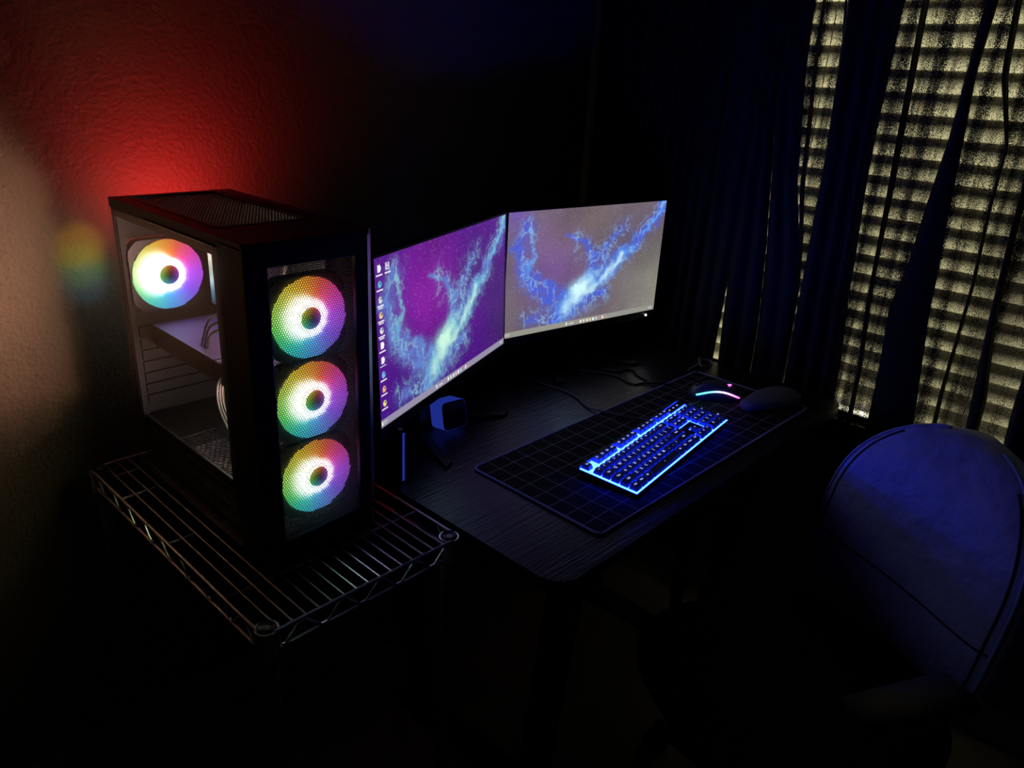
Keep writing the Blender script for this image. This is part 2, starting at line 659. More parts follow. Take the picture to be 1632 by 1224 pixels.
XD = 0.952
curtain('curtain', [
    (Y((1, 0.82)), XD, 'D'),
    (Y((0.5, 0.4155), (1.59, 0.4155), (1.64, 0.418), (2.2, 0.42)), XD, 'S'),
    (Y((0.5, 0.4150), (1.59, 0.4150), (1.64, 0.412), (2.2, 0.41)), XD, 'D'),
    (Y((0.5, 0.340), (0.74, 0.338), (0.86, 0.334), (1.0, 0.3305), (2.2, 0.3305)), XD, 'D')], 0.10,
    'dark navy curtain panel in the corner behind the desk')
curtain('curtain', [
    (Y((0.5, 0.317), (0.74, 0.319), (0.86, 0.325), (1.0, 0.3295), (2.2, 0.3295)), XD, 'D'),
    (Y((0.5, 0.2210), (0.85, 0.2222), (1.06, 0.2378), (1.43, 0.2808), (2.2, 0.2842)), XD, 'S'),
    (Y((0.5, 0.2208), (0.85, 0.2215), (1.06, 0.2368), (1.43, 0.2803), (2.2, 0.2841)), XD, 'D'),
    (Y((0.72, 0.128), (0.83, 0.131), (0.99, 0.142), (1.08, 0.153), (1.23, 0.189), (1.36, 0.205), (1.49, 0.220), (1.62, 0.228), (2.2, 0.24)), XD, 'S'),
    (Y((0.72, 0.1275), (0.83, 0.1285), (0.99, 0.135), (1.08, 0.146), (1.23, 0.178), (1.36, 0.190), (1.49, 0.202), (1.62, 0.209), (2.2, 0.22)), XD - 0.004, 'D'),
    (Y((0.72, 0.1270), (0.83, 0.128), (0.99, 0.1345), (1.08, 0.145), (1.23, 0.170), (1.36, 0.182), (1.49, 0.195), (1.62, 0.203), (2.2, 0.214)), XD, 'S'),
    (Y((0.72, 0.118), (0.83, 0.119), (0.99, 0.127), (1.08, 0.126), (1.23, 0.132), (1.36, 0.133), (1.49, 0.138), (1.62, 0.158), (2.2, 0.165)), XD, 'D')], 0.62,
    'middle dark navy curtain panel with one narrow daylit strip and a bright hem')
curtain('curtain', [
    (Y((0.5, 0.120), (0.99, 0.128), (1.3, 0.133), (1.62, 0.152), (2.2, 0.16)), XD - 0.006, 'D'),
    (Y((0.66, -0.012), (0.83, -0.004), (0.99, 0.012), (1.08, 0.016), (1.23, 0.028), (1.36, 0.032), (1.62, 0.034), (2.2, 0.035)), XD, 'S'),
    (Y((0.66, -0.050), (0.83, -0.044), (0.99, -0.030), (1.08, -0.028), (1.23, -0.023), (1.62, -0.008), (2.2, -0.004)), XD, 'D'),
    (Y((0.66, -0.062), (0.83, -0.056), (0.99, -0.041), (1.08, -0.036), (1.23, -0.033), (1.62, -0.015), (2.2, -0.012)), XD, 'S'),
    (Y((0.66, -0.098), (0.83, -0.094), (0.99, -0.082), (1.08, -0.098), (1.23, -0.106), (1.36, -0.116), (1.62, -0.119), (2.2, -0.12)), XD, 'D'),
    (Y((0.66, -0.202), (0.72, -0.199), (0.83, -0.187), (0.99, -0.169), (1.08, -0.164), (1.23, -0.153), (1.36, -0.146), (1.49, -0.137), (1.62, -0.142), (2.2, -0.14)), XD, 'S'),
    (Y((0.66, -0.243), (0.83, -0.234), (1.08, -0.233), (1.23, -0.223), (1.36, -0.222), (1.49, -0.181), (1.62, -0.171), (2.2, -0.165)), XD, 'D'),
    (Y((0.66, -0.250), (0.83, -0.240), (1.08, -0.240), (1.23, -0.231), (1.36, -0.229), (1.49, -0.194), (1.62, -0.183), (2.2, -0.178)), XD, 'S'),
    (Y((0.66, -0.309), (0.83, -0.297), (1.0, -0.284), (1.2, -0.275), (2.2, -0.26)), XD, 'D'),
    (Y((0.66, -0.330), (0.83, -0.326), (1.0, -0.300), (1.2, -0.288), (2.2, -0.27)), XD, 'S'),
    (Y((0.66, -0.386), (0.83, -0.376), (2.2, -0.37)), XD, 'D'),
    (Y((0.66, -0.46), (2.2, -0.45)), XD, 'S'),  # out-of-view sheer run, opened to let daylight reach the floor
    (Y((0.66, -0.56), (2.2, -0.55)), XD, 'D'),
    (Y((0.66, -1.15), (2.2, -1.15)), XD, 'D')], 0.62,
    'wide dark navy curtain panel with several daylit strips, behind the chair')

# ------------------------------------------------------------------ desk
desk = empty('desk', (0.39, 0.28, FZ), label='black wood-grain desk carrying the two monitors and the keyboard', cat='desk')
do = desk.location
MB().prism(rrect(-0.155, 0.925, -0.045, 0.66, 0.045, 8), DZ - 0.022, DZ).build('desk_top', 'desk_wood', desk, do, smooth=True)
for xx, sx in ((0.0, 1), (0.77, -1)):
    for ya, yb in ((0.05, 0.14), (0.56, 0.50)):
        m = MB()
        a = [(-0.03, -0.02), (0.03, -0.02), (0.03, 0.02), (-0.03, 0.02)]
        vs = [(xx + p, ya + q, DZ - 0.022) for p, q in a] + [(xx + 0.05 * sx + p, yb + q, FZ + 0.012) for p, q in a]
        m.add(vs, [(3, 2, 1, 0), (4, 5, 6, 7)] + [(i, (i + 1) % 4, 4 + (i + 1) % 4, 4 + i) for i in range(4)])
        m.build('leg', 'steel_black', desk, do)
    MB().box(xx + 0.05 * sx - 0.035, xx + 0.05 * sx + 0.035, 0.08, 0.58, FZ, FZ + 0.014).build('foot_bar', 'steel_black', desk, do)
MB().box(0.03, 0.74, 0.50, 0.52, 0.45, 0.55).build('crossbeam', 'steel_black', desk, do)

# ------------------------------------------------------------------ wire rack
rack = empty('wire_rack', (-0.343, 0.462, FZ), label='black chrome wire shelving rack that carries the computer', cat='shelf')
ko = rack.location
RZ = 0.735
px0, px1, py0, py1 = -0.5075, -0.180, 0.172, 0.752
for xx, yy in ((px0, py0), (px1, py0), (px0, py1), (px1, py1)):
    p = MB().tube([(xx, yy, FZ + 0.03), (xx, yy, RZ + 0.002)], 0.0125, 20)
    p.tube([(xx, yy, z) for z in (RZ - 0.07, RZ - 0.069)], 0.0127, 20)
    post = p.build('post', 'post_steel', rack, ko, smooth=True)
    for k in range(6):
        z = RZ - 0.075 - 0.05 * k
        MB().lathe([(0.01262, -0.0012), (0.0132, 0), (0.01262, 0.0012)], (xx, yy, z), 20).build('ring_groove', 'chrome_dark', post, ko, smooth=True)
    MB().lathe([(0.0155, RZ - 0.042), (0.0178, RZ - 0.040), (0.0172, RZ - 0.002), (0.0165, RZ + 0.001), (0.0140, RZ + 0.001), (0.0136, RZ - 0.004)], (xx, yy, 0), 24).build('collar', 'chrome_dark', rack, ko, smooth=True)
    cap = MB().lathe([(0.0122, RZ), (0.0132, RZ + 0.003), (0.0118, RZ + 0.0045), (0.008, RZ + 0.0025), (0.002, RZ + 0.0015)], (xx, yy, 0), 24)
    cap.build('post_cap', 'plastic_black', rack, ko, smooth=True)
    MB().lathe([(0.018, FZ), (0.018, FZ + 0.006), (0.006, FZ + 0.012), (0.006, FZ + 0.03)], (xx, yy, 0), 16).build('levelling_foot', 'plastic_black', rack, ko, smooth=True)
xl, xr, yf, yb = -0.519, -0.1685, 0.159, 0.765
ch = dict(smooth=True)


def rail(p, q, zz, r=0.0030, nm='rail'):
    MB().tube([(*p, zz), (*q, zz)], r, 8).build(nm, 'chrome_dark', rack, ko, **ch)


for zz in (RZ, RZ - 0.030):
    rail((xl, py0 + 0.012), (xl, py1 - 0.012), zz)
    rail((xr, py0 + 0.012), (xr, py1 - 0.012), zz)
    rail((px0 + 0.012, yf), (px1 - 0.012, yf), zz)
    rail((px0 + 0.012, yb), (px1 - 0.012, yb), zz)
    for (ax, ay, bx, by) in ((xl, py0 + 0.012, px0 - 0.012, py0), (xl, py1 - 0.012, px0 - 0.012, py1), (xr, py0 + 0.012, px1 + 0.012, py0), (xr, py1 - 0.012, px1 + 0.012, py1),
                             (px0 + 0.012, yf, px0, py0 - 0.012), (px1 - 0.012, yf, px1, py0 - 0.012), (px0 + 0.012, yb, px0, py1 + 0.012), (px1 - 0.012, yb, px1, py1 + 0.012)):
        rail((ax, ay), (bx, by), zz, nm='rail_end')


def truss(p, q, n):
    pts = []
    for k in range(n + 1):
        t = k / n
        c = (p[0] + (q[0] - p[0]) * t, p[1] + (q[1] - p[1]) * t)
        z = RZ - 0.004 if k % 2 else RZ - 0.027
        d = 0.16 / n
        for tt in (max(0, t - d), min(1, t + d)):
            pts.append((p[0] + (q[0] - p[0]) * tt, p[1] + (q[1] - p[1]) * tt, z))
    MB().tube(pts, 0.0019, 6).build('zigzag_wire', 'chrome_dark', rack, ko, **ch)


truss((xl, py0 + 0.014), (xl, py1 - 0.014), 17)
truss((xr, py0 + 0.014), (xr, py1 - 0.014), 17)
truss((px0 + 0.014, yf), (px1 - 0.014, yf), 9)
truss((px0 + 0.014, yb), (px1 - 0.014, yb), 9)
wfirst = None
for k in range(15):
    xx = -0.4965 + k * 0.02095
    if wfirst is None:
        wfirst = MB().tube([(0, yf - ko.y, RZ + 0.0015 - ko.z), (0, yb - ko.y, RZ + 0.0015 - ko.z)], 0.0016, 8).build('shelf_wire', 'chrome_dark', rack, smooth=True)
        wfirst.location = (xx - ko.x, 0, 0)
    else:
        inst(wfirst, 'shelf_wire', rack, (xx - ko.x, 0, 0))
for yy in (0.269, 0.449, 0.629):
    MB().tube([(xl, yy, RZ - 0.0025), (xr, yy, RZ - 0.0025)], 0.0026, 8).build('cross_bar', 'chrome_dark', rack, ko, smooth=True)

# ------------------------------------------------------------------ computer case
CZ0 = RZ + 0.0032
pc = empty('computer', (-0.351, 0.471, CZ0), label='black tower computer with a glass side and four rainbow-lit fans', cat='computer')
co = pc.location
x0, x1, y0, y1, z0, z1 = -0.452, -0.250, 0.262, 0.682, 0.754, 1.228
ysm = 0.330   # seam between body and front panel


def part(mb, name, mat, parent=pc, smooth=False):
    return mb.build(name, mat, parent, co, smooth)


for xx in (x0 + 0.03, x1 - 0.03):
    for yy in (y0 + 0.075, y1 - 0.05):
        part(MB().lathe([(0.013, CZ0), (0.016, CZ0 + 0.002), (0.016, CZ0 + 0.006), (0.02, z0)], (xx, yy, 0), 16), 'foot', 'plastic_black', smooth=True)
part(MB().box(x0 + 0.004, x1, ysm, y1, z0, z0 + 0.006), 'bottom_panel', 'case_black')
part(MB().box(x1 - 0.004, x1, ysm, y1, z0 + 0.006, z1 - 0.012), 'right_panel', 'case_black')
# top
tx0, tx1, ty0, ty1 = -0.428, -0.285, 0.375, 0.668
tp = MB()
tp.box(x0, tx0, ysm, y1, z1 - 0.014, z1).box(tx1, x1, ysm, y1, z1 - 0.014, z1).box(tx0, tx1, ysm, ty0, z1 - 0.014, z1).box(tx0, tx1, ty1, y1, z1 - 0.014, z1)
part(tp, 'top_panel', 'case_black')
part(hexmesh(tx0, tx1, ty0, ty1, 0.0052, 0.0019, z1 - 0.003, z1 - 0.0022, lambda a, b, d: (a, b, d)), 'top_filter', 'steel_black')
tf = MB()
for a in (tx0, tx1 - 0.004):
    tf.box(a, a + 0.004, ty0, ty1, z1 - 0.004, z1 + 0.001)
for a in (ty0, ty1 - 0.004):
    tf.box(tx0, tx1, a, a + 0.004, z1 - 0.004, z1 + 0.001)
part(tf, 'filter_frame', 'plastic_black')
for k in range(3):
    part(MB().box(-0.279 + 0.007 * k, -0.276 + 0.007 * k, 0.40, 0.655, z1, z1 + 0.002), 'top_ridge', 'case_gloss')
# rear panel with fan opening
fx, fz, fr = -0.383, 1.100, 0.0595
ox0, ox1, oz0, oz1 = fx - 0.061, fx + 0.061, fz - 0.061, fz + 0.061
rp = MB()
rp.box(x0 + 0.004, ox0, y1 - 0.004, y1, z0, z1 - 0.014).box(ox1, x1, y1 - 0.004, y1, z0, z1 - 0.014)
rp.box(ox0, ox1, y1 - 0.004, y1, oz1, z1 - 0.014).box(ox0, ox1, y1 - 0.004, y1, z0, oz0)
part(rp, 'rear_panel', 'steel_inside')
gr = MB()
for rr in (0.012, 0.024, 0.036, 0.048, 0.059):
    gr.tube([(fx + rr * math.cos(2 * PI * k / 28), y1 - 0.001, fz + rr * math.sin(2 * PI * k / 28)) for k in range(28)], 0.0011, 5, closed=True)
for k in range(4):
    a = PI / 4 + k * PI / 2
    gr.tube([(fx, y1, fz), (fx + 0.078 * math.cos(a), y1, fz + 0.078 * math.sin(a))], 0.0012, 5)
part(gr, 'rear_fan_grille', 'steel_black')
for k in range(7):
    part(MB().box(-0.435, -0.300, y1 - 0.010, y1 - 0.004, 0.872 + 0.0205 * k, 0.888 + 0.0205 * k), 'slot_cover', 'steel_inside')
# front panel shell
fp = MB()
outer = rrect(x0, x1, y0, ysm + 0.03, 0.010, 4)
MXL, MXR, MZ0, MZ1 = -0.4195, -0.2865, 0.788, 1.195
fp.box(x0, x0 + 0.004, y0 + 0.006, ysm, z0, z1 - 0.006)
fp.box(x1 - 0.004, x1, y0 + 0.015, ysm, z0, z1 - 0.006)
part(fp, 'front_panel_side', 'case_black')
fb = MB()
fb.box(x0, MXL, y0, y0 + 0.008, z0 - 0.004, z1, 0.003)
fb.box(MXR, x1 - 0.016, y0, y0 + 0.008, z0 - 0.004, z1, 0.001)
fb.box(MXL - 0.004, MXR + 0.004, y0, y0 + 0.008, MZ1, z1, 0.002)
fb.box(MXL - 0.004, MXR + 0.004, y0, y0 + 0.008, z0 - 0.004, MZ0, 0.003)
part(fb, 'front_bezel', 'case_black')
part(MB().prism([(x0, y0 + 0.006), (x1 - 0.0095, y0 + 0.006), (x1, y0 + 0.0147), (x1, ysm), (x0, ysm)], z1 - 0.008, z1), 'front_panel_top', 'case_black')
part(MB().prism([(x0, y0 + 0.006), (x1 - 0.0095, y0 + 0.006), (x1, y0 + 0.0147), (x1, ysm), (x0, ysm)], z0 - 0.004, z0 + 0.004), 'front_panel_base', 'case_black')
# glossy right edge strip of the front panel
part(MB().prism([(x1 - 0.0161, y0), (x1, y0 + 0.0147), (x1, y0 + 0.02), (x1 - 0.0161, y0 + 0.02)], z0, z1 - 0.006), 'edge_trim', 'case_gloss')
part(hexmesh(MXL, MXR, MZ0, MZ1, 0.0037, 0.00172, y0 + 0.0050, y0 + 0.0056, lambda a, b, d: (a, d, b)), 'front_mesh', 'mesh_steel')
# glass side
GX = x0 + 0.001
part(MB().box(x0 - 0.003, x0 + 0.001, ysm + 0.002, y1 - 0.002, 0.762, 1.213), 'side_glass', 'side_glass')
gb = MB()
gx0, gx1 = x0 + 0.0012, x0 + 0.0022
gb.box(gx0, gx1, ysm + 0.002, 0.349, 0.762, 1.213).box(gx0, gx1, 0.669, y1 - 0.002, 0.762, 1.213)
gb.box(gx0, gx1, 0.349, 0.669, 1.2005, 1.213).box(gx0, gx1, 0.349, 0.669, 0.762, 0.846)
part(gb, 'glass_border', 'case_black')
part(MB().box(x0 - 0.0034, x0 + 0.0008, 0.345, 0.560, 1.2132, 1.2146), 'glass_edge_glint', 'heatsink')  # pale metal strips added for glints along the glass edge
part(MB().box(x0 - 0.0034, x0 + 0.0008, ysm + 0.004, ysm + 0.012, 1.2132, 1.2146), 'glass_edge_glint', 'heatsink')
part(MB().box(x0 - 0.0034, x0 + 0.0008, ysm + 0.002, 0.66, 0.7600, 0.7616), 'glass_edge_glint', 'heatsink')
# pillar strips of the body behind the glass
part(MB().box(x0 + 0.0024, x0 + 0.012, y1 - 0.018, y1 - 0.004, z0 + 0.006, z1 - 0.014), 'rear_pillar', 'steel_inside')
# interior: tray, board, shroud
part(MB().box(-0.283, -0.281, 0.345, y1 - 0.004, z0 + 0.006, z1 - 0.014), 'motherboard_tray', 'steel_inside')
mb_ = part(MB().box(-0.2865, -0.2845, 0.425, 0.660, 0.905, 1.205), 'motherboard', 'pcb')
for (a, b, c, d, e_) in ((0.595, 0.640, 1.075, 1.185, 0.03), (0.500, 0.590, 1.180, 1.200, 0.026), (0.47, 0.53, 0.92, 0.96, 0.012)):
    part(MB().box(-0.2865 - e_, -0.2866, a, b, c, d, 0.002), 'heatsink', 'heatsink', mb_)
for k in range(4):
    part(MB().box(-0.322, -0.2866, 0.440 + 0.010 * k, 0.4455 + 0.010 * k, 1.045, 1.178), 'memory_stick', 'plastic_black', mb_)
# processor cooler: fan-less tower seen from the side
ck = part(MB().box(-0.345, -0.2866, 0.520, 0.565, 1.075, 1.125, 0.002), 'cooler_block', 'steel_black', mb_)
for k in range(9):
    part(MB().box(-0.352 + 0.006 * k, -0.3505 + 0.006 * k, 0.512, 0.572, 1.065, 1.16), 'cooler_fin', 'heatsink', mb_)
# power supply shroud with perforated top near the glass
sh = MB()
sh.box(-0.445, -0.441, 0.345, 0.672, z0 + 0.006, 0.8560).box(-0.383, -0.284, 0.345, 0.672, 0.8545, 0.8560)
sh.box(-0.445, -0.383, 0.545, 0.672, 0.8545, 0.8560)
shr = part(sh, 'power_supply_shroud', 'steel_inside')
part(MB().tube([(-0.4435, 0.348, 0.857), (-0.4435, 0.668, 0.857)], 0.0022, 8), 'shroud_edge', 'heatsink', shr, True)
part(hexmesh(-0.441, -0.383, 0.348, 0.545, 0.0088, 0.0036, 0.8548, 0.8556, lambda a, b, d: (a, b, d)), 'shroud_grille', 'heatsink', shr)
part(MB().box(-0.43, -0.30, 0.52, 0.66, z0 + 0.007, 0.846), 'power_supply', 'plastic_black')
# graphics card
gp = part(MB().box(-0.415, -0.292, 0.405, 0.664, 0.9780, 1.0140, 0.003), 'graphics_card', 'plastic_black')
part(MB().box(-0.416, -0.292, 0.455, 0.664, 1.0145, 1.0165, 0.0006), 'card_backplate', 'gpu_plate', gp)
for (a, b) in ((0.60, -0.355), (0.545, -0.385), (0.505, -0.345)):
    part(MB().box(b - 0.004, b + 0.006, a - 0.0015, a + 0.0015, 1.0165, 1.0170), 'plate_slot', 'plastic_black', gp)
for k in range(4):
    part(MB().box(-0.416, -0.292, 0.446 - 0.009 * k, 0.451 - 0.009 * k, 1.0143, 1.0168), 'card_stripe', 'gpu_plate' if k % 2 else 'heatsink', gp)
for yy in (0.465, 0.60):
    part(MB().lathe([(0.046, 0.974), (0.046, 0.978)], (-0.353, yy, 0), 24), 'card_fan', 'fan_frame', gp)
# cables inside
for k in range(5):
    o = 0.004 * k
    pts = spline([(-0.405 + o, 0.425, 1.000), (-0.420 + o, 0.432, 0.985), (-0.424 + o, 0.428, 0.945), (-0.415 + o, 0.405, 0.895), (-0.405 + o, 0.385, 0.858)], 8)
    part(MB().tube(pts, 0.0017, 6), 'power_cable', 'cable_grey', smooth=True)
for k in range(3):
    pts = spline([(-0.40, 0.50 + 0.01 * k, 1.016), (-0.405, 0.47, 1.05 + 0.012 * k), (-0.39, 0.43, 1.062 + 0.010 * k), (-0.40, 0.395, 1.02), (-0.40, 0.385, 0.99)], 8)
    part(MB().tube(pts, 0.0020, 6), 'loose_cable', 'cable_grey', smooth=True)
part(MB().tube(spline([(-0.30, 0.40, 1.19), (-0.33, 0.385, 1.14), (-0.325, 0.378, 1.08), (-0.36, 0.375, 1.03)], 8), 0.004, 6), 'fan_cable', 'cable_grey', smooth=True)

HUES = [(0, (0.60, 0.10, 1.0)), (40, (1.0, 0.08, 0.42)), (68, (1.0, 0.14, 0.08)), (95, (1.0, 0.42, 0.05)), (130, (1.0, 0.85, 0.06)), (165, (0.50, 1.0, 0.10)),
        (200, (0.12, 1.0, 0.20)), (235, (0.06, 0.85, 0.75)), (270, (0.10, 0.45, 1.0)), (315, (0.28, 0.12, 1.0)), (360, (0.60, 0.10, 1.0))]


def hue(a):
    a = math.degrees(a) % 360
    return np.array([np.interp(a, [h[0] for h in HUES], [h[1][i] for h in HUES]) for i in range(3)])


def set_cols(o, cols):
    at = o.data.color_attributes.new('Col', 'FLOAT_COLOR', 'POINT')
    at.data.foreach_set('color', np.array([(*c, 1.0) for c in cols], dtype=np.float32).ravel())


def fan(name, c, col_gain, white, wside, back, ring=26.0):
    """120 mm fan facing -y; LEDs in the hub light its frosted blades"""
    cx, cy, cz = c
    # square frame with a round opening
    fr_ = MB()
    n = 48
    sq = []
    for k in range(n):
        a = 2 * PI * k / n
        ca, sa = math.cos(a), math.sin(a)
        s = 0.060 / max(abs(ca), abs(sa))
        s = min(s, 0.074)
        sq.append((ca * s, sa * s))
    ci = [(0.0590 * math.cos(2 * PI * k / n), 0.0590 * math.sin(2 * PI * k / n)) for k in range(n)]
    vs = []
    for yy in (0.007, 0.025):
        vs += [(cx + a, cy + yy, cz + b) for a, b in sq] + [(cx + a, cy + yy, cz + b) for a, b in ci]
    fs = []
    for k in range(n):
        k2 = (k + 1) % n
        fs += [(k, k2, n + k2, n + k), (2 * n + k, 3 * n + k, 3 * n + k2, 2 * n + k2), (n + k, n + k2, 3 * n + k2, 3 * n + k), (k, 2 * n + k, 2 * n + k2, k2)]
    fr_.add(vs, fs)
    root = part(fr_, name, 'fan_frame' if ring else 'fan_frame_rear', smooth=True)
    nb = 11
    for b in range(nb):
        m = MB(); cols = []
        na, nr = 7, 9
        for side in (0, 1):
            P = []
            for i in range(na):
                row = []
                for j in range(nr):
                    rr = 0.0205 + (0.0582 - 0.0205) * j / (nr - 1)
                    a = 2 * PI * b / nb + (i / (na - 1)) * (2 * PI / nb) * 1.35 + 0.35 * (j / (nr - 1))
                    yy = 0.0015 + 0.0045 * (1 - i / (na - 1)) + side * 0.0012
                    row.append((cx + rr * math.cos(a), cy + yy, cz + rr * math.sin(a)))
                    ww = 0.0052 + wside * max(0.0, math.cos(a - R(168))) ** 1.0
                    base = hue(a) * col_gain * (0.42 + 0.9 * math.exp(-(rr - 0.0205) / 0.014))
                    wh = white * math.exp(-((rr - 0.0205) / ww) ** 2)
                    cols.append((base + np.array((1, 1, 0.97)) * wh) * (back if side else 1.0))
                P.append(row)
            m.grid(P, na, nr)
        o = m.build('blade', 'fan_glow', root, co, smooth='all', fix=False)
        set_cols(o, cols)
    # glowing hub ring and hub cap
    m = MB(); cols = []
    P = []
    for k in range(40):
        a = 2 * PI * k / 40
        row = []
        for rr, yy in ((0.0205, 0.014), (0.0212, 0.001), (0.0195, -0.0015), (0.0168, -0.0015), (0.0160, 0.001)):
            row.append((cx + rr * math.cos(a), cy + yy, cz + rr * math.sin(a)))
            cols.append(hue(a) * 0.8 + np.array((2.4, 2.4, 2.4)))
        P.append(row)
    m.grid(P, 40, 5, closed_u=True)
    o = m.build('hub_ring', 'fan_glow', root, co, smooth='all', fix=False)
    set_cols(o, cols)
    m = MB(); cols = []; P = []
    for k in range(32):
        a = 2 * PI * k / 32
        row = []
        for rr, yy in ((0.0162, 0.0008), (0.0150, -0.0006), (0.010, -0.0008), (0.005, -0.0008), (0.0005, -0.0008)):
            row.append((cx + rr * math.cos(a), cy + yy, cz + rr * math.sin(a)))
            cols.append(hue(a) * (0.05 + 0.60 * (rr / 0.0162) ** 2))
        P.append(row)
    m.grid(P, 32, 5, closed_u=True)
    o = m.build('hub_cap', 'fan_glow', root, co, smooth='all', fix=False)
    set_cols(o, cols)
    # added glow ring facing back, lights the wall through the glass
    if ring:
        m = MB(); cols = []; P = []
        for k in range(48):
            a = 2 * PI * k / 48
            rowp = []
            for rr in (0.0500, 0.0585):
                rowp.append((cx + rr * math.cos(a), cy + 0.0258, cz + rr * math.sin(a)))
                cols.append((hue(a) * 0.6 + np.array((0.55, 0.38, 0.27))) * ring)
            P.append(rowp)
        m.grid(P, 48, 2, closed_u=True)
        o = m.build('added_glow_ring', 'fan_glow', root, co, fix=False)
        set_cols(o, cols)
        m = MB().lathe([(0.0495, 0.0250), (0.0590, 0.0250), (0.0590, 0.0256), (0.0495, 0.0256)], (cx, cy, cz), 40, 'y')
        m.f = m.f[:-2]; m.mi = m.mi[:-2]
        m.build('glow_ring_backing', 'plastic_black', root, co)
    # back struts
    for k in range(4):
        a = PI / 4 + k * PI / 2
        part(MB().tube([(cx + 0.012 * math.cos(a), cy + 0.022, cz + 0.012 * math.sin(a)), (cx + 0.060 * math.cos(a), cy + 0.022, cz + 0.060 * math.sin(a))], 0.0022, 6), 'strut', 'fan_frame', root, True)
    return root


for zz in (1.1105, 0.9860, 0.8610):
    fan('front_fan', (-0.3475, 0.283, zz), 1.5, 4.2, 0.011, 1.0)
    lamp('added_wall_spot', 'SPOT', (-0.390, 0.320, zz), 6.5, (1.0, 0.55, 0.44), (-0.600, WY, zz + 0.06), 0.038, (R(46), 1.0))  # spot added inside the case to brighten the wall through the glass

fan('rear_fan', (fx, 0.651, fz), 1.9, 6.0, 0.017, 1.0, ring=0.0)
# spots added behind the case, standing in for the rear fan's glow
lamp('added_red_spot', 'SPOT', (-0.300, 0.705, 1.165), 1.45, (1.0, 0.030, 0.040), (-0.285, WY, 1.250), 0.012, (R(146), 1.0))
for z_, c_, e_ in ((1.132, (1.0, 0.60, 0.05), 0.34), (1.098, (0.35, 1.0, 0.12), 0.20), (1.066, (0.15, 0.45, 1.0), 0.16)):
    lamp('added_rainbow_spot', 'SPOT', (-0.425, 0.700, z_), e_, c_, (-0.450, WY, z_ - 0.012), 0.004, (R(38), 0.9))

# ------------------------------------------------------------------ monitors
GW, GH = 440, 248


def fbm(U, V, fu, fv, seed, octv=5):
    rng = np.random.RandomState(seed)
    out = np.zeros_like(U); amp = 1.0; tot = 0
    for o in range(octv):
        G = rng.rand(64, 64)
        a = U * fu * 2 ** o; b = V * fv * 2 ** o
        ia = np.floor(a).astype(int); ib = np.floor(b).astype(int)
        fa = a - ia; fb_ = b - ib
        fa = fa * fa * (3 - 2 * fa); fb_ = fb_ * fb_ * (3 - 2 * fb_)
        g = lambda i, j: G[i % 64, j % 64]
        n = (g(ia, ib) * (1 - fa) + g(ia + 1, ib) * fa) * (1 - fb_) + (g(ia, ib + 1) * (1 - fa) + g(ia + 1, ib + 1) * fa) * fb_
        out += amp * n; tot += amp; amp *= 0.55
    return out / tot


def polydist(U, V, pts):
    best = np.full(U.shape, 9.0); bt = np.zeros(U.shape)
    n = len(pts) - 1
    for i in range(n):
        ax, ay = pts[i]; bx, by = pts[i + 1]
        dx, dy = bx - ax, by - ay
        t = np.clip(((U - ax) * dx + (V - ay) * dy) / (dx * dx + dy * dy), 0, 1)
        d = np.hypot(U - ax - t * dx, V - ay - t * dy)
        mk = d < best
        best = np.where(mk, d, best); bt = np.where(mk, (i + t) / n, bt)
    return best, bt


def lin(c):
    c = np.asarray(c, float) / 255
    return np.where(c <= 0.04045, c / 12.92, ((c + 0.055) / 1.055) ** 2.4)


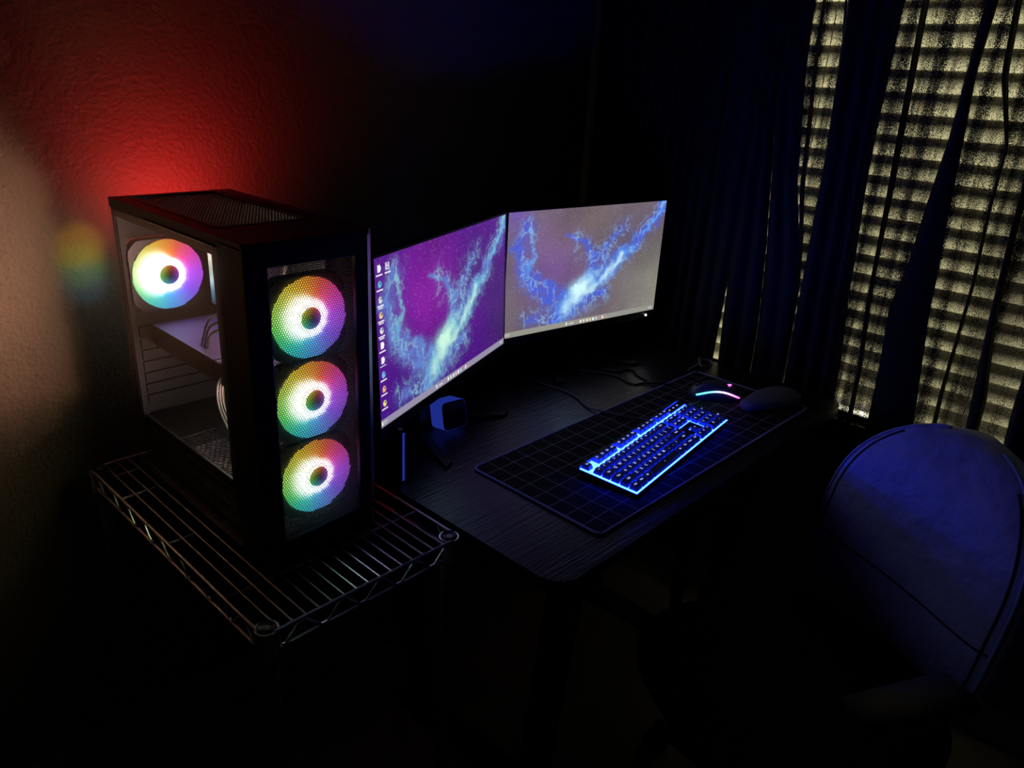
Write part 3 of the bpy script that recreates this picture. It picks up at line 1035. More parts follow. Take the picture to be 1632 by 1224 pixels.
def wallpaper(which):
    u = (np.arange(GW) + 0.5) / GW; v = (np.arange(GH) + 0.5) / GH     # v downwards
    U, V = np.meshgrid(u, v)
    A = 16 / 9
    X = U * A
    n1 = fbm(X, V, 5, 5, 1); n2 = fbm(X, V, 5, 5, 2); n3 = fbm(X, V, 14, 14, 3); n4 = fbm(X, V, 3, 3, 4)
    wx = X + (n1 - 0.5) * 0.16 + (n3 - 0.5) * 0.06
    wy = V + (n2 - 0.5) * 0.16 + (fbm(X, V, 14, 14, 5) - 0.5) * 0.06
    fil = 1 - np.abs(2 * fbm(wx, wy, 12, 12, 6, 5) - 1) * 1.6
    fil = np.clip(fil, 0, 1) ** 2 * 1.15
    if which == 'L':
        bg = lin((84, 26, 132))[None, None] * np.ones((GH, GW, 1))
        mg = np.clip(1.3 - 2.4 * np.hypot(X - 0.62, V - 0.33), 0, 1)[..., None]
        bg = bg * (1 - mg) + lin((124, 30, 150)) * mg
        bl_ = np.clip((V - 0.45) * 1.6, 0, 1)[..., None] * np.clip(1.2 - U, 0, 1)[..., None]
        bg = bg * (1 - 0.75 * bl_) + lin((56, 18, 128)) * 0.75 * bl_
        dk = np.clip((U - 0.72) * 3, 0, 1)[..., None] * np.clip((V - 0.25) * 2, 0, 1)[..., None]
        bg = bg * (1 - 0.85 * dk) + lin((46, 34, 72)) * 0.85 * dk
        c_arm, c_core, c_hot = lin((100, 130, 205)), lin((110, 195, 215)), lin((205, 250, 225))
        st = 0.55
    else:
        bg = lin((110, 97, 108))[None, None] * np.ones((GH, GW, 1))
        mg = np.clip(1.2 - 2.2 * np.hypot(X - 0.50, V - 0.42), 0, 1)[..., None]
        bg = bg * (1 - mg) + lin((116, 84, 140)) * mg
        tl = np.clip(1 - 4.2 * np.hypot(X - 0.08, V - 0.02), 0, 1)[..., None]
        bg = bg * (1 - tl) + lin((110, 84, 160)) * tl
        dk = np.clip((U - 0.60) * 2.2, 0, 1)[..., None] * np.clip((V - 0.2) * 2, 0, 1)[..., None]
        bg = bg * (1 - dk) + lin((136, 136, 122)) * dk
        ot = np.clip(1 - 2.6 * np.hypot((X - 0.75) * 0.7, V - 0.16), 0, 1)[..., None]
        bg = bg * (1 - 0.6 * ot) + lin((118, 104, 92)) * 0.6 * ot
        c_arm, c_core, c_hot = lin((76, 98, 214)), lin((92, 168, 246)), lin((214, 255, 255))
        st = 0.5
    bg = bg * (0.72 + 0.56 * n4[..., None])
    img = bg

    def stroke(pts, w0, w1, col, gain, hard=1.0, f=0.8):
        nonlocal img
        P = [(a * A, b) for a, b in pts]
        d, t = polydist(wx, wy, P)
        wd = (w0 + (w1 - w0) * t) * 0.85
        m_ = np.exp(-(d / wd) ** 2 * hard) * gain
        m_ = m_ * (1 - f + f * (0.12 + 1.5 * fil))
        m_ = np.clip(m_, 0, 1)[..., None]
        img = img * (1 - m_) + col * m_

    stroke([(0.36, 0.80), (0.22, 0.66), (0.10, 0.46), (0.06, 0.26), (0.10, 0.10)], 0.11, 0.06, c_arm, 0.75)
    stroke([(0.36, 0.76), (0.28, 0.60), (0.20, 0.50)], 0.05, 0.03, c_arm, 0.7)
    stroke([(0.13, 0.50), (0.16, 0.34), (0.12, 0.12)], 0.025, 0.015, c_core, 0.5, f=0.9)
    stroke([(0.52, 0.60), (0.52, 0.42), (0.46, 0.27), (0.37, 0.20)], 0.06, 0.022, c_arm, 0.9)
    stroke([(0.56, 0.56), (0.60, 0.36), (0.68, 0.20)], 0.05, 0.04, c_arm, 0.6)
    stroke([(0.55, 0.62), (0.68, 0.47), (0.78, 0.36), (0.77, 0.29)], 0.05, 0.05, c_arm, 0.9)
    stroke([(0.72, 0.43), (0.86, 0.27), (0.94, 0.14), (0.98, -0.05)], 0.040, 0.070, c_arm, 0.95)
    stroke([(0.86, 0.27), (0.94, 0.13), (0.98, 0.0)], 0.02, 0.03, c_core, 0.6)
    stroke([(0.15, 0.90), (0.20, 0.87), (0.32, 0.84)], 0.03, 0.05, c_arm, 0.5, f=0.9)
    stroke([(0.28, 0.94), (0.45, 0.84), (0.60, 0.72)], 0.07, 0.05, c_arm, 0.85)
    stroke([(0.36, 0.84), (0.44, 0.72), (0.50, 0.62)], 0.10, 0.07, c_core, 0.95, f=0.4)
    stroke([(0.54, 0.66), (0.66, 0.53), (0.78, 0.37)], 0.045, 0.035, c_core, 0.95, f=0.4)
    stroke([(0.36, 0.86), (0.42, 0.76), (0.49, 0.68)], 0.050, 0.060, c_hot, 1.0, f=0.25)
    stroke([(0.44, 0.78), (0.52, 0.72), (0.55, 0.66)], 0.055, 0.03, c_hot, 0.9, f=0.4)
    stroke([(0.58, 0.62), (0.66, 0.52), (0.72, 0.45)], 0.030, 0.022, c_hot, 1.0, f=0.2)
    stroke([(0.34, 0.90), (0.46, 0.83), (0.60, 0.74)], 0.012, 0.010, bg * 0.35, 0.30, f=0.5)
    # bright heart of the nebula
    ang = R(-52)
    ex, ey = wx - 0.455 * A, wy - 0.715
    ea = ex * math.cos(ang) - ey * math.sin(ang); eb = ex * math.sin(ang) + ey * math.cos(ang)
    halo = np.clip(np.exp(-((ea / 0.075) ** 2 + (eb / 0.19) ** 2)) * (0.35 + 0.95 * fil), 0, 1)[..., None]
    img = img * (1 - 0.85 * halo) + c_core * 0.85 * halo
    hot = np.clip(1.5 * np.exp(-((ex / 0.095) ** 2 + ((ey + 0.45 * ex) / 0.095) ** 2)) * (0.55 + 0.6 * fil), 0, 1)[..., None]
    cut = np.clip(((wx - 0.36 * A) * 0.62 - (wy - 0.865)) * -18 + 1.0, 0, 1)
    cut = 1 - np.clip((wy - (0.90 - 0.62 * (wx - 0.34 * A))) * 22, 0, 1)
    hot = hot * cut[..., None]
    img = img * (1 - hot) + c_hot * hot
    # thin bright strands inside the clouds
    rid = 1 - np.abs(2 * fbm(wx, wy, 16, 16, 21, 4) - 1)
    rid = np.clip((rid - 0.80) / 0.2, 0, 1) ** 1.5
    am = np.zeros_like(U)
    for pts in ([(0.40, 0.78), (0.24, 0.66), (0.12, 0.46), (0.11, 0.12)], [(0.54, 0.60), (0.52, 0.42), (0.42, 0.22)], [(0.56, 0.58), (0.62, 0.34), (0.70, 0.18)],
                [(0.58, 0.62), (0.78, 0.36)], [(0.80, 0.34), (0.97, 0.02)], [(0.30, 0.92), (0.60, 0.74)], [(0.14, 0.90), (0.34, 0.86)]):
        d, t = polydist(wx, wy, [(a * A, b) for a, b in pts])
        am = np.maximum(am, np.exp(-(d / 0.075) ** 2))
    st_ = (rid * am * 0.75)[..., None]
    img = img * (1 - st_) + (0.55 * c_core + 0.45 * c_hot) * st_
    soft = np.clip(am * 0.28 * (0.4 + n3), 0, 1)[..., None]
    img = img * (1 - soft) + c_arm * soft
    # dust grain
    gr_ = np.random.RandomState(5).rand(GH, GW, 1)
    img = img * (0.84 + 0.32 * gr_)
    # stars
    rng = np.random.RandomState(11)
    for k in range(2600):
        a, b = rng.rand(), rng.rand() ** 1.4
        i, j = int(b * GH), int(a * GW)
        s_ = rng.rand() ** 9
        img[i, j] = img[i, j] + st * (0.10 + 0.9 * s_) * np.array((1.0, 0.9, 1.0))
    # task bar
    tb = int(GH * 0.955)
    col = lin((150, 143, 168)) if which == 'L' else lin((150, 149, 140))
    img[tb:] = col

    def rect(a0, a1, b0, b1, c):
        img[int(b0 * GH):max(int(b0 * GH) + 1, int(b1 * GH)), int(a0 * GW):max(int(a0 * GW) + 1, int(a1 * GW))] = lin(c)

    rect(0.380, 0.390, 0.967, 0.988, (225, 240, 250))
    rect(0.400, 0.432, 0.972, 0.984, (205, 205, 210))
    for k, c in enumerate(((240, 240, 235), (235, 225, 200), (230, 235, 245), (240, 210, 170), (245, 245, 245), (170, 220, 240), (235, 120, 110), (235, 235, 230), (200, 150, 140))):
        rect(0.472 + 0.021 * k, 0.483 + 0.021 * k, 0.966, 0.988, c)
    rect(0.008, 0.018, 0.966, 0.988, (245, 235, 205)); rect(0.021, 0.042, 0.969, 0.975, (230, 228, 225)); rect(0.021, 0.038, 0.981, 0.986, (210, 208, 205))
    rect(0.955, 0.985, 0.968, 0.974, (225, 225, 220)); rect(0.962, 0.985, 0.980, 0.986, (225, 225, 220))
    if which == 'L':
        icons = [(235, 240, 245), (90, 190, 220), (220, 220, 215), (235, 205, 150), (225, 225, 225), (245, 245, 250), (240, 240, 245), (120, 190, 225), (240, 180, 120), (235, 225, 130)]
        for k, c in enumerate(icons):
            b = 0.045 + 0.088 * k
            cx_, cy_ = 0.030, b + 0.020
            rr = np.hypot((U - cx_) * A, V - cy_)
            img[rr < 0.019] = lin(c)
            if k in (0, 5, 6):
                rect(0.021, 0.038, b, b + 0.042, c)
            else:
                img[np.hypot((U - cx_ - 0.004) * A, V - cy_ + 0.006) < 0.007] = lin((60, 90, 160))
            rect(0.012, 0.048, b + 0.052, b + 0.060, (240, 238, 245))
            if k in (2, 3, 4):
                rect(0.016, 0.044, b + 0.064, b + 0.071, (225, 222, 235))
        rect(0.068, 0.090, 0.045, 0.085, (215, 205, 230)); rect(0.075, 0.083, 0.052, 0.060, (60, 60, 120)); rect(0.075, 0.083, 0.070, 0.078, (60, 60, 120))
        rect(0.062, 0.096, 0.097, 0.105, (240, 238, 245))
    return np.clip(img, 0, 1.2)


SW, SH = 0.527, 0.2965


def monitor(loc, yaw_, tilt, which, label):
    """loc = screen centre; stand goes down to the desk"""
    cx, cy, cz = loc
    rootloc = (cx, cy, DZ)
    root = empty('monitor', rootloc, (0, 0, yaw_), label, 'monitor', 'pair of monitors on the desk')
    h = cz - DZ
    T = Matrix.Translation((0, 0, h)) @ Matrix.Rotation(-tilt, 4, 'X')

    def bt(mb, name, mat, smooth=False):
        mb.v = [tuple(T @ Vector(p)) for p in mb.v]
        return mb.build(name, mat, root, smooth=smooth)

    # screen: fine grid carrying the picture
    me = bpy.data.meshes.new('screen')
    xs = np.linspace(-SW / 2, SW / 2, GW); zs_ = np.linspace(SH / 2, -SH / 2, GH)
    XX, ZZ = np.meshgrid(xs, zs_)
    co_ = np.stack([XX.ravel(), np.full(XX.size, -0.0012), ZZ.ravel()], 1)
    ii = np.arange(GH * GW).reshape(GH, GW)
    fs = np.stack([ii[:-1, :-1].ravel(), ii[1:, :-1].ravel(), ii[1:, 1:].ravel(), ii[:-1, 1:].ravel()], 1)
    M4 = np.array(T)
    co_ = co_ @ M4[:3, :3].T + M4[:3, 3]
    me.vertices.add(len(co_)); me.vertices.foreach_set('co', co_.ravel().astype(np.float32))
    me.loops.add(fs.size); me.loops.foreach_set('vertex_index', fs.ravel().astype(np.int32))
    me.polygons.add(len(fs)); me.polygons.foreach_set('loop_start', np.arange(0, fs.size, 4, dtype=np.int32))
    me.update(calc_edges=True)
    me.materials.append(MATS['screen'])
    at = me.color_attributes.new('Col', 'FLOAT_COLOR', 'POINT')
    img = wallpaper(which)
    at.data.foreach_set('color', np.concatenate([img.reshape(-1, 3), np.ones((GH * GW, 1))], 1).astype(np.float32).ravel())
    o = bpy.data.objects.new('screen', me); COL.objects.link(o); o.parent = root
    o['label'] = 'lit screen showing a purple nebula wallpaper' if which == 'L' else 'lit screen showing a washed-out grey nebula wallpaper'
    # housing
    bz = 0.0045
    bt(MB().box(-SW / 2 - bz, SW / 2 + bz, 0.0005, 0.022, -SH / 2 - 0.020, SH / 2 + bz, 0.002), 'housing', 'monitor_black')
    bt(MB().box(-0.19, 0.19, 0.022, 0.048, -0.12, 0.07, 0.010), 'rear_cover', 'monitor_black')
    fr_ = MB().box(-SW / 2 - bz, -SW / 2, -0.002, 0.0005, -SH / 2, SH / 2 + bz).box(SW / 2, SW / 2 + bz, -0.002, 0.0005, -SH / 2, SH / 2 + bz)
    fr_.box(-SW / 2, SW / 2, -0.002, 0.0005, SH / 2, SH / 2 + bz)
    bt(fr_, 'bezel', 'monitor_black')
    bt(MB().box(-SW / 2 - bz, SW / 2 + bz, -0.003, 0.0005, -SH / 2 - 0.020, -SH / 2), 'lower_bezel', 'monitor_black')
    if which == 'R':
        bt(MB().lathe([(0.0022, -0.0042), (0.0022, -0.0030)], (SW / 2 - 0.030, 0, -SH / 2 - 0.012), 12, 'y'), 'power_light', 'led_white')
    # stand
    MB().box(-0.028, 0.028, 0.050, 0.066, 0.010, h + 0.02, 0.004).build('stand_neck', 'monitor_black', root)
    MB().box(-0.028, 0.028, 0.040, 0.055, h - 0.04, h + 0.03).build('stand_hinge', 'monitor_black', root)
    for s in (-1, 1):
        m = MB()
        a = [(0.012, 0.075), (-0.012, 0.075), (-0.012, 0.045), (0.012, 0.045)]
        vs = []
        for zz, k in ((0.0, 1.0), (0.012, 0.9)):
            vs += [(s * 0.01 - 0.016, 0.085, zz), (s * 0.01 + 0.016, 0.085, zz), (s * 0.135 + 0.012, -0.075, zz * 0.6), (s * 0.135 - 0.012, -0.075, zz * 0.6)]
        m.add(vs, [(3, 2, 1, 0), (4, 5, 6, 7)] + [(i, (i + 1) % 4, 4 + (i + 1) % 4, 4 + i) for i in range(4)])
        m.build('stand_foot', 'case_black', root)
    return root


monitor((0.072, 0.458, 1.007), 0.358, 0.037, 'L', 'left black monitor showing a purple nebula desktop with icons')
monitor((0.604, 0.532, 1.006), -0.144, 0.004, 'R', 'right black monitor showing a washed-out grey nebula picture')

# ------------------------------------------------------------------ mouse mat
mm = empty('mouse_mat', (0, 0, DZ), label='large black desk mat with a pale printed grid and blue-lit stitched edge', cat='mouse mat')
MB().prism(rrect(0, 0.812, 0, 0.306, 0.012, 6), 0.0, 0.003).build('mat_surface', 'mat_cloth', mm)
MB().tube([(a, b, 0.0022) for a, b in rrect(0.001, 0.811, 0.001, 0.305, 0.012, 6)], 0.0024, 8, closed=True).build('stitched_edge', 'mat_border', mm, smooth='all')

# ------------------------------------------------------------------ keyboard
MT = DZ + 0.0032
KBA = R(7.2)
kb = empty('keyboard', (0.143, 0.028, MT), (R(3.0), 0, KBA), 'full-size black keyboard glowing blue between its keys', 'keyboard')
U1 = 0.01905
KW, KD = 0.4325, 0.1238
MB().box(0, KW, 0, KD, 0.0, 0.0092, 0.0015).build('base', 'kb_body', kb)
MB().box(0.0008, KW - 0.0008, 0.0008, KD - 0.0008, 0.0093, 0.0099).build('glow_plate', 'kb_glow', kb)
MB().box(-0.001, KW + 0.001, KD - 0.0005, KD + 0.004, 0.002, 0.0165, 0.001).build('rear_rim', 'kb_body', kb)
capmesh = {}


def cap(w_, h_):
    k = (round(w_, 3), round(h_, 3))
    if k in capmesh:
        return capmesh[k], False
    bw, bh = w_ * U1 - 0.0017, h_ * U1 - 0.0017
    tw, th = bw - 0.0050, bh - 0.0045
    mb = MB()
    L0 = rrect(-bw / 2, bw / 2, -bh / 2, bh / 2, 0.0012, 2)
    L1 = rrect(-tw / 2, tw / 2, -th / 2 + 0.0008, th / 2 + 0.0008, 0.0020, 2)
    n = len(L0)
    vs = [(a, b, 0) for a, b in L0] + [(a, b, 0.0085) for a, b in L1]
    mb.add(vs, [tuple(range(n))[::-1], tuple(range(n, 2 * n))] + [(i, (i + 1) % n, n + (i + 1) % n, n + i) for i in range(n)])
    capmesh[k] = mb
    return mb, True


capobj = {}
textmesh = {}


def legend(txt, size):
    k = (txt, size)
    if k in textmesh:
        return textmesh[k]
    cu = bpy.data.curves.new('legend', 'FONT')
    cu.body = txt; cu.size = size; cu.align_x = 'CENTER'; cu.align_y = 'CENTER'; cu.resolution_u = 2
    cu.extrude = 0.00012; cu.offset = 0.00010
    ob = bpy.data.objects.new('legend_curve', cu)
    me = bpy.data.meshes.new_from_object(ob)
    bpy.data.objects.remove(ob)
    me.name = 'legend'
    me.materials.clear(); me.materials.append(MATS['legend'])
    textmesh[k] = me
    return me


KEYS = []


def row(x, y, items):
    for it in items:
        if isinstance(it, (int, float)):
            x += it
            continue
        t, w_ = it if isinstance(it, tuple) else (it, 1)
        KEYS.append((x, y, w_, 1, t)); x += w_


G = 15.25; Nn = 18.5
row(0, 5.35, ['Esc', 1, 'F1', 'F2', 'F3', 'F4', 0.5, 'F5', 'F6', 'F7', 'F8', 0.5, 'F9', 'F10', 'F11', 'F12'])
row(G, 5.35, ['Prt', 'Scr', 'Pau'])
row(0, 4, ['~', '1', '2', '3', '4', '5', '6', '7', '8', '9', '0', '-', '=', ('Back', 2)]); row(G, 4, ['Ins', 'Hom', 'PgU']); row(Nn, 4, ['Num', '/', '*', '-'])
row(0, 3, [('Tab', 1.5)] + list('QWERTYUIOP[]') + [('\\', 1.5)]); row(G, 3, ['Del', 'End', 'PgD']); row(Nn, 3, ['7', '8', '9'])
row(0, 2, [('Caps', 1.75)] + list('ASDFGHJKL;\'') + [('Enter', 2.25)]); row(Nn, 2, ['4', '5', '6'])
row(0, 1, [('Shift', 2.25)] + list('ZXCVBNM,./') + [('Shift', 2.75)]); row(G + 1, 1, ['^']); row(Nn, 1, ['1', '2', '3'])
row(0, 0, [('Ctrl', 1.25), ('Win', 1.25), ('Alt', 1.25), ('-', 6.25), ('Alt', 1.25), ('Fn', 1.25), ('Menu', 1.25), ('Ctrl', 1.25)]); row(G, 0, ['<', 'v', '>']); row(Nn, 0, [('0', 2), '.'])
KEYS.append((Nn + 3, 2, 1, 2, '+')); KEYS.append((Nn + 3, 0, 1, 2, 'Ent'))
MX, MY = (KW - 22.5 * U1) / 2 + 0.0008, 0.0020
for (kx, ky, kw_, kh_, t) in KEYS:
    key = (kw_, kh_)
    lx = MX + (kx + kw_ / 2) * U1; ly = MY + (ky + kh_ / 2) * U1
    if key not in capobj:
        mb, _ = cap(kw_, kh_)
        o = mb.build('keycap', 'keycap', kb, smooth=False)
        capobj[key] = o
        o.location = (lx, ly, 0.0115)
    else:
        o = inst(capobj[key], 'keycap', kb, (lx, ly, 0.0115))
    size = 0.0085 if len(t) == 1 else (0.0068 if len(t) == 2 else 0.0052)
    me = legend(t, size)
    lo = bpy.data.objects.new('legend', me)
    lo.location = (-0.0006 if kw_ < 6 else 0.0, 0.0012, 0.0087)
    lo.parent = o
    COL.objects.link(lo)
# indicator lights above the number pad
for k in range(3):
    MB().box(MX + (18.9 + k) * U1, MX + (19.2 + k) * U1, MY + 5.75 * U1, MY + 5.9 * U1, 0.0114, 0.0150).build('indicator_light', 'legend', kb)
MB().box(MX + 18.5 * U1, MX + 22.5 * U1, MY + 5.35 * U1, MY + 6.25 * U1, 0.0112, 0.0146).build('indicator_panel', 'kb_body', kb)
for a0, a1, b0, b1 in ((15.25, 18.25, 2.12, 2.88), (15.25, 16.2, 1.12, 2.12), (17.3, 18.25, 1.12, 2.12)):
    MB().box(MX + a0 * U1 + 0.0008, MX + a1 * U1 - 0.0008, MY + b0 * U1, MY + b1 * U1, 0.0100, 0.0135).build('filler_panel', 'kb_body', kb)

# cables on the desk (part of the keyboard and mouse they belong to)
kinv = (Matrix.Translation(kb.location) @ kb.rotation_euler.to_matrix().to_4x4()).inverted()
pts = spline([(0.437, 0.190, MT + 0.010), (0.432, 0.225, MT + 0.004), (0.414, 0.262, MT + 0.003), (0.402, 0.300, MT + 0.003), (0.399, 0.342, DZ + 0.003), (0.422, 0.393, DZ + 0.003), (0.432, 0.44, DZ + 0.003), (0.425, 0.52, DZ + 0.003), (0.43, 0.640, DZ + 0.003)], 8)
MB().tube([kinv @ p for p in pts], 0.0021, 8).build('cable', 'cable_grey', kb, smooth=True)

# ------------------------------------------------------------------ mouse
ms_loc = Vector((0.688, 0.184, MT))
ms_a = R(128)      # local +x = towards the cable end
mo = empty('computer_mouse', ms_loc, (0, 0, ms_a), 'black computer mouse with a cyan to pink light arc and pink logo', 'mouse')


def mouse_pt(u, v):
    """u along the length -1 (rear) .. 1 (front), v around the section 0..1"""
    Lh = 0.062
    wv = 0.034 * (1 - 0.10 * math.cos(u * 2.2)) * (max(0.0, 1 - abs(u) ** 3.4)) ** 0.5
    hgt = 0.040 * (max(0.0, 1 - ((u + 0.18) / (1.20 if u > -0.18 else 0.86)) ** 2)) ** 0.55
    a = PI * v
    ca, sa = math.cos(a), math.sin(a)
    return (u * Lh, -wv * math.copysign(abs(ca) ** 0.75, ca), 0.0012 + hgt * sa ** 0.8)


NU, NV = 25, 17
P = [[mouse_pt(-0.998 + 1.996 * i / (NU - 1), j / (NV - 1)) for j in range(NV)] for i in range(NU)]
m = MB().grid(P, NU, NV)
m.f.append(tuple(i * NV for i in range(NU)) + tuple(i * NV + NV - 1 for i in range(NU - 1, -1, -1)))
m.mi.append(0)
m.build('shell', 'mouse_shell', mo, smooth='all')
# light arc around the near flank and rear
arc = []; cols = []
for k in range(31):
    t = k / 30
    u = 0.74 - 1.66 * t
    q = mouse_pt(u, 0.875 - 0.05 * math.sin(PI * t))
    arc.append(Vector((q[0], q[1] + 0.0006, q[2])))
m = MB().tube(arc, 0.0021, 8)
o = m.build('light_arc', 'mouse_glow', mo, smooth='all', fix=False)
for k in range(31):
    t = k / 30
    c = np.array([np.interp(t, [0, .35, .6, .8, 1], ch_) for ch_ in ([.10, .20, .8, 1.0, 1.0], [.75, .75, .6, .35, .10], [.70, 1.0, 1.2, 1.2, .8])]) * 2.2
    cols += [c] * 8
set_cols(o, cols)
q = mouse_pt(-0.50, 0.56)
lg = MB()
for a in range(3):
    an = R(90 + 120 * a)
    lg.lathe([(0.0030, 0), (0.0030, 0.0009), (0.001, 0.0014)], (q[0] + 0.0034 * math.cos(an), q[1] + 0.0034 * math.sin(an), q[2] - 0.0002), 10)
lg.build('logo', 'logo_pink', mo, smooth=True)
MB().lathe([(0.0105, -0.0035), (0.0115, 0.0), (0.0105, 0.0035)], (0.036, 0, 0.0235), 18, 'y').build('scroll_wheel', 'plastic_black', mo, smooth=True)
minv = (Matrix.Translation(mo.location) @ mo.rotation_euler.to_matrix().to_4x4()).inverted()
pts = spline([(0.650, 0.236, MT + 0.006), (0.668, 0.275, MT + 0.003), (0.661, 0.302, MT + 0.003), (0.630, 0.346, DZ + 0.003), (0.603, 0.357, DZ + 0.003), (0.606, 0.390, DZ + 0.003), (0.612, 0.425, DZ + 0.003), (0.592, 0.470, DZ + 0.003), (0.56, 0.515, DZ + 0.005), (0.525, 0.56, DZ + 0.019), (0.49, 0.60, DZ + 0.005), (0.48, 0.645, DZ + 0.003)], 8)
MB().tube([minv @ p for p in pts], 0.0022, 8).build('cable', 'cable_black', mo, smooth=True)

# ------------------------------------------------------------------ small things on the desk
# second cord curling near the curtain, and a cord along the back
tag(MB().tube(spline([(0.650, 0.350, DZ + 0.003), (0.662, 0.388, DZ + 0.003), (0.684, 0.416, DZ + 0.003), (0.677, 0.431, DZ + 0.003), (0.648, 0.434, DZ + 0.003), (0.632, 0.455, DZ + 0.003), (0.632, 0.50, DZ + 0.004), (0.665, 0.55, DZ + 0.019), (0.70, 0.60, DZ + 0.005), (0.72, 0.645, DZ + 0.003)], 8), 0.0024, 8).build('loose_cord', 'cable_black', smooth=True),
    'thin black cord looping on the desk below the right monitor', 'cord')
tag(MB().tube(spline([(0.80, 0.322, DZ + 0.003), (0.86, 0.330, DZ + 0.003), (0.905, 0.338, DZ + 0.003), (0.912, 0.318, DZ + 0.003), (0.880, 0.305, DZ + 0.003), (0.850, 0.312, DZ + 0.006), (0.885, 0.342, DZ + 0.008), (0.915, 0.350, DZ + 0.003)], 8), 0.0026, 8).build('white_cord', 'grey_rim', smooth=True),
    'pale cord curled on the desk by the curtain gap', 'cord')

cb = empty('cube_gadget', (0.086, 0.465, DZ), (0, 0, R(-7)), 'small square device with blue sides and dark screen under left monitor', 'gadget')
body = MB().prism(rrect(-0.030, 0.030, 0.0, 0.060, 0.010, 5), -0.022, 0.022, 'y')
TC = Matrix.Rotation(R(-12), 4, 'X')
body.v = [tuple(TC @ Vector(p) + Vector((0, 0, 0.0048))) for p in body.v]
body.build('body', 'added_blue_glow', cb, smooth=True)
fm = MB().prism(rrect(-0.0295, 0.0295, 0.0005, 0.0595, 0.0098, 5), -0.0225, -0.0220, 'y')
fm.v = [tuple(TC @ Vector(p) + Vector((0, 0, 0.0048))) for p in fm.v]
fm.build('face_rim', 'grey_rim', cb)
fm = MB().prism(rrect(-0.0278, 0.0278, 0.0022, 0.0578, 0.0085, 5), -0.0232, -0.0224, 'y')
fm.v = [tuple(TC @ Vector(p) + Vector((0, 0, 0.0048))) for p in fm.v]
fm.build('screen', 'dark_screen', cb)

sb = empty('upright_panel', (-0.130, 0.385, DZ), (0, 0, 0), 'thin upright dark panel with a blue edge of added glow at the left desk end', 'panel')
MB().prism(rrect(-0.033, 0.034, 0.0, 0.105, 0.006, 4), -0.0045, 0.0035, 'x').build('slab', 'plastic_black', sb)
MB().box(-0.0020, 0.0025, -0.0345, -0.0332, 0.004, 0.100).build('blue_edge', 'added_blue_glow', sb)

gc = empty('padded_pouch', (0.752, 0.072, MT), (0, 0, R(-16)), 'soft dark grey rounded pouch lying on the mat right of the mouse', 'pouch')
P = []
for i in range(21):
    u = i / 20
    rowp = []
    hw = 0.012 + 0.026 * math.sin(PI * min(1, u * 0.62 + 0.08)) * (1 - max(0, u - 0.85) ** 2 * 20)
    hh = (0.014 + 0.020 * math.sin(PI * min(1.0, u * 0.75 + 0.05)))
    if i in (0, 20):
        hw *= 0.55; hh *= 0.55
    for j in range(20):
        a = 2 * PI * j / 20
        ca, sa = math.cos(a), math.sin(a)
        rowp.append((-0.085 + 0.17 * u, hw * math.copysign(abs(ca) ** 0.7, ca), hh / 2 + hh / 2 * math.copysign(abs(sa) ** 0.7, sa)))
    rowp.append(rowp[0])
    P.append(rowp)
m = MB().grid(P, 21, 21)
m.f += [tuple(range(20)), tuple(20 * 21 + j for j in range(20))]; m.mi += [0, 0]
m.build('pouch_body', 'grey_cloth', gc, smooth='all')
MB().tube([(-0.083, -0.010, 0.012), (-0.03, -0.030, 0.018), (0.03, -0.036, 0.018), (0.078, -0.022, 0.014)], 0.0009, 5).build('zip_seam', 'stitch', gc)

# ------------------------------------------------------------------ office chair
CH_A = R(152)      # facing direction of the chair
chair = empty('office_chair', (0.300, -0.255, FZ), (0, 0, CH_A - PI / 2), 'padded blue-lit leather office chair turned towards the monitors', 'chair')
# local frame: +y forward, +x to the chair's right
H0 = -FZ


def cushion(nz, nphi, f):
    P = []
    for i in range(nz):
        rowp = [f(i / (nz - 1), 2 * PI * j / nphi) for j in range(nphi)]
        rowp.append(rowp[0])
        P.append(rowp)
    m = MB().grid(P, nz, nphi + 1)
    m.f += [tuple(range(nphi)), tuple((nz - 1) * (nphi + 1) + j for j in range(nphi))]
    m.mi += [0, 0]
    return m


def spow(x, p):
    return math.copysign(abs(x) ** p, x)


ST = 0.475
seat = cushion(11, 48, lambda b, a: (
    0.245 * (1 - abs(2 * b - 1) ** 3 * 0.16) * spow(math.cos(a), 0.62),
    0.245 * (1 - abs(2 * b - 1) ** 3 * 0.16) * spow(math.sin(a), 0.62) + 0.01,
    ST - 0.105 + 0.105 * b + (0.012 * (1 - (math.cos(a) ** 2)) if b > 0.9 else 0)))
so = seat.build('seat', 'seat_shaded', chair, smooth='all')
BH0, BH1 = 0.50, 0.915
BW, BT = 0.225, 0.062


def back_pt(b, a, grow=0.0):
    z = BH0 + (BH1 - BH0) * b
    top = max(0.0, (b - 0.42) / 0.58)
    wv = BW * (1 - top ** 2.6) ** 0.5 if top < 1 else 0.0
    bot = max(0.0, (0.18 - b) / 0.18)
    wv *= (1 - 0.25 * bot ** 2)
    tv = BT * (1 - top ** 4 * 0.75) * (1 - 0.35 * bot ** 2)
    xx = (max(wv, 0.012) + grow) * spow(math.cos(a), 0.7)
    yy = (tv + grow) * spow(math.sin(a), 0.75)
    curve = 0.045 * (xx / BW) ** 2
    lean = -0.235 - 0.16 * (z - 0.5)
    return (xx, lean + yy + curve, z)


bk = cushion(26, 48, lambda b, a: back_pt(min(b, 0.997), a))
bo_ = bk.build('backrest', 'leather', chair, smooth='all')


def seam(pts, nm='seam', r=0.0026, mat='stitch'):
    MB().tube(pts, r, 6).build(nm, mat, bo_, smooth='all')


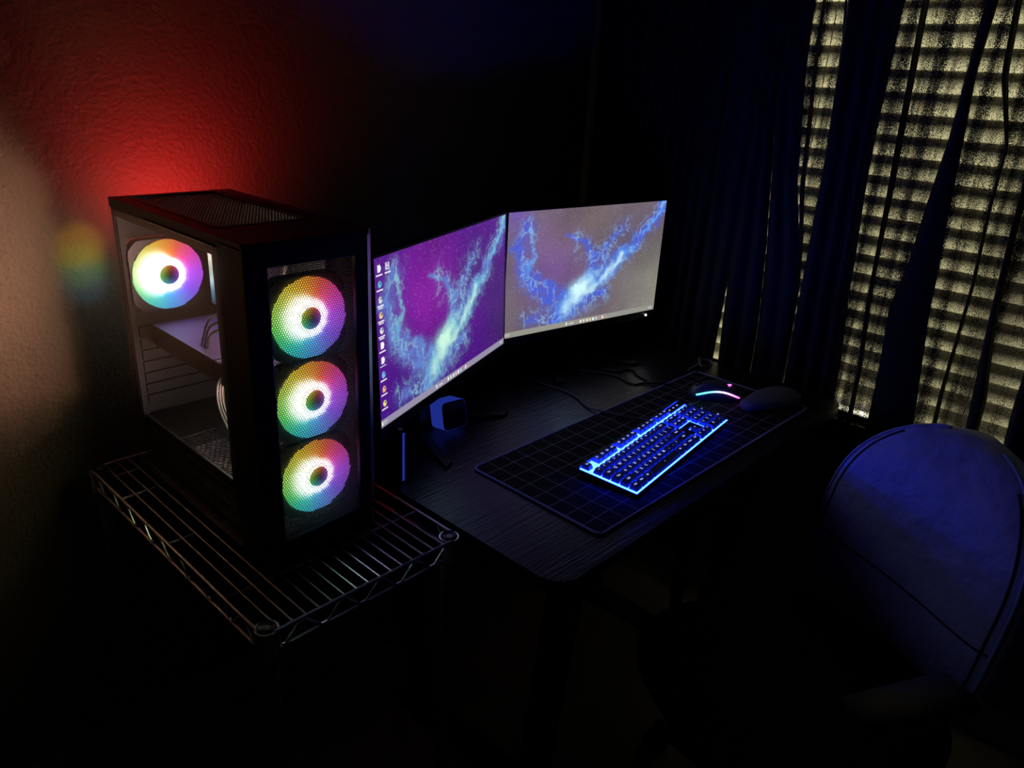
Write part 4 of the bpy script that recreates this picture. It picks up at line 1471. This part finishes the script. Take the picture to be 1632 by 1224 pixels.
for s in (1, -1):
    seam([back_pt(0.10 + 0.80 * k / 20, PI / 2 - s * 0.95) for k in range(21)], 'panel_seam', 0.0022)
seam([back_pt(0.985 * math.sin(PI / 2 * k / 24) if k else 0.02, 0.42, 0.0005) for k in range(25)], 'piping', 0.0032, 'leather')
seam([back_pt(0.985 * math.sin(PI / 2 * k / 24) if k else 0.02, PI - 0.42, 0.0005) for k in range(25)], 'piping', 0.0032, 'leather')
seam([back_pt(0.30 + 0.06 * (k / 20 - 0.5) ** 2, 0.5 + (PI - 1.0) * k / 20) for k in range(21)], 'cross_seam', 0.0022)
MB().box(-0.05, 0.05, -0.32, -0.05, ST - 0.135, ST - 0.105).build('mechanism', 'plastic_black', chair)
MB().box(-0.035, 0.035, -0.335, -0.31, ST - 0.135, 0.66).build('back_bracket', 'plastic_black', chair)
for s in (-1, 1):
    xx = 0.285 * s
    ar = MB().tube(spline([(0.20 * s, 0.06, ST - 0.115), (xx, 0.07, ST - 0.09), (xx, 0.08, 0.60), (xx, 0.10, 0.655)], 6), 0.014, 10).build('arm_post', 'plastic_black', chair, smooth=True)
    pad = MB().box(xx - 0.035, xx + 0.035, -0.03, 0.17, 0.655, 0.685, 0.012)
    pad.build('arm_pad', 'arm_pad', chair, smooth=True)
MB().lathe([(0.028, 0.12), (0.028, 0.24), (0.016, 0.24), (0.016, ST - 0.135)], (0, 0, 0), 20).build('gas_lift', 'chair_metal', chair, smooth=True)
for k in range(5):
    a = 2 * PI * k / 5 + 0.3
    lg_ = MB().tube([(0.02 * math.cos(a), 0.02 * math.sin(a), 0.125), (0.28 * math.cos(a), 0.28 * math.sin(a), 0.080)], [0.026, 0.016], 10).build('base_leg', 'plastic_black', chair, smooth=True)
    MB().lathe([(0.020, -0.022), (0.026, -0.018), (0.026, 0.018), (0.020, 0.022)], (0.28 * math.cos(a), 0.28 * math.sin(a), 0.0262), 16, 'x').build('caster', 'plastic_black', lg_, smooth=True)
    MB().tube([(0.28 * math.cos(a), 0.28 * math.sin(a), 0.03), (0.28 * math.cos(a), 0.28 * math.sin(a), 0.08)], 0.006, 8).build('caster_stem', 'chair_metal', lg_, smooth=True)

# ------------------------------------------------------------------ cables behind the rack and under the desk
tag(MB().tube(spline([(-0.03, 0.60, 0.70), (-0.06, 0.50, 0.45), (-0.02, 0.42, 0.30), (0.02, 0.50, 0.22), (-0.04, 0.62, 0.12), (-0.20, 0.72, 0.002)], 8), 0.0045, 8).build('power_cord', 'cable_black', smooth=True),
    'black power cord hanging in a loop under the left desk end', 'cord')
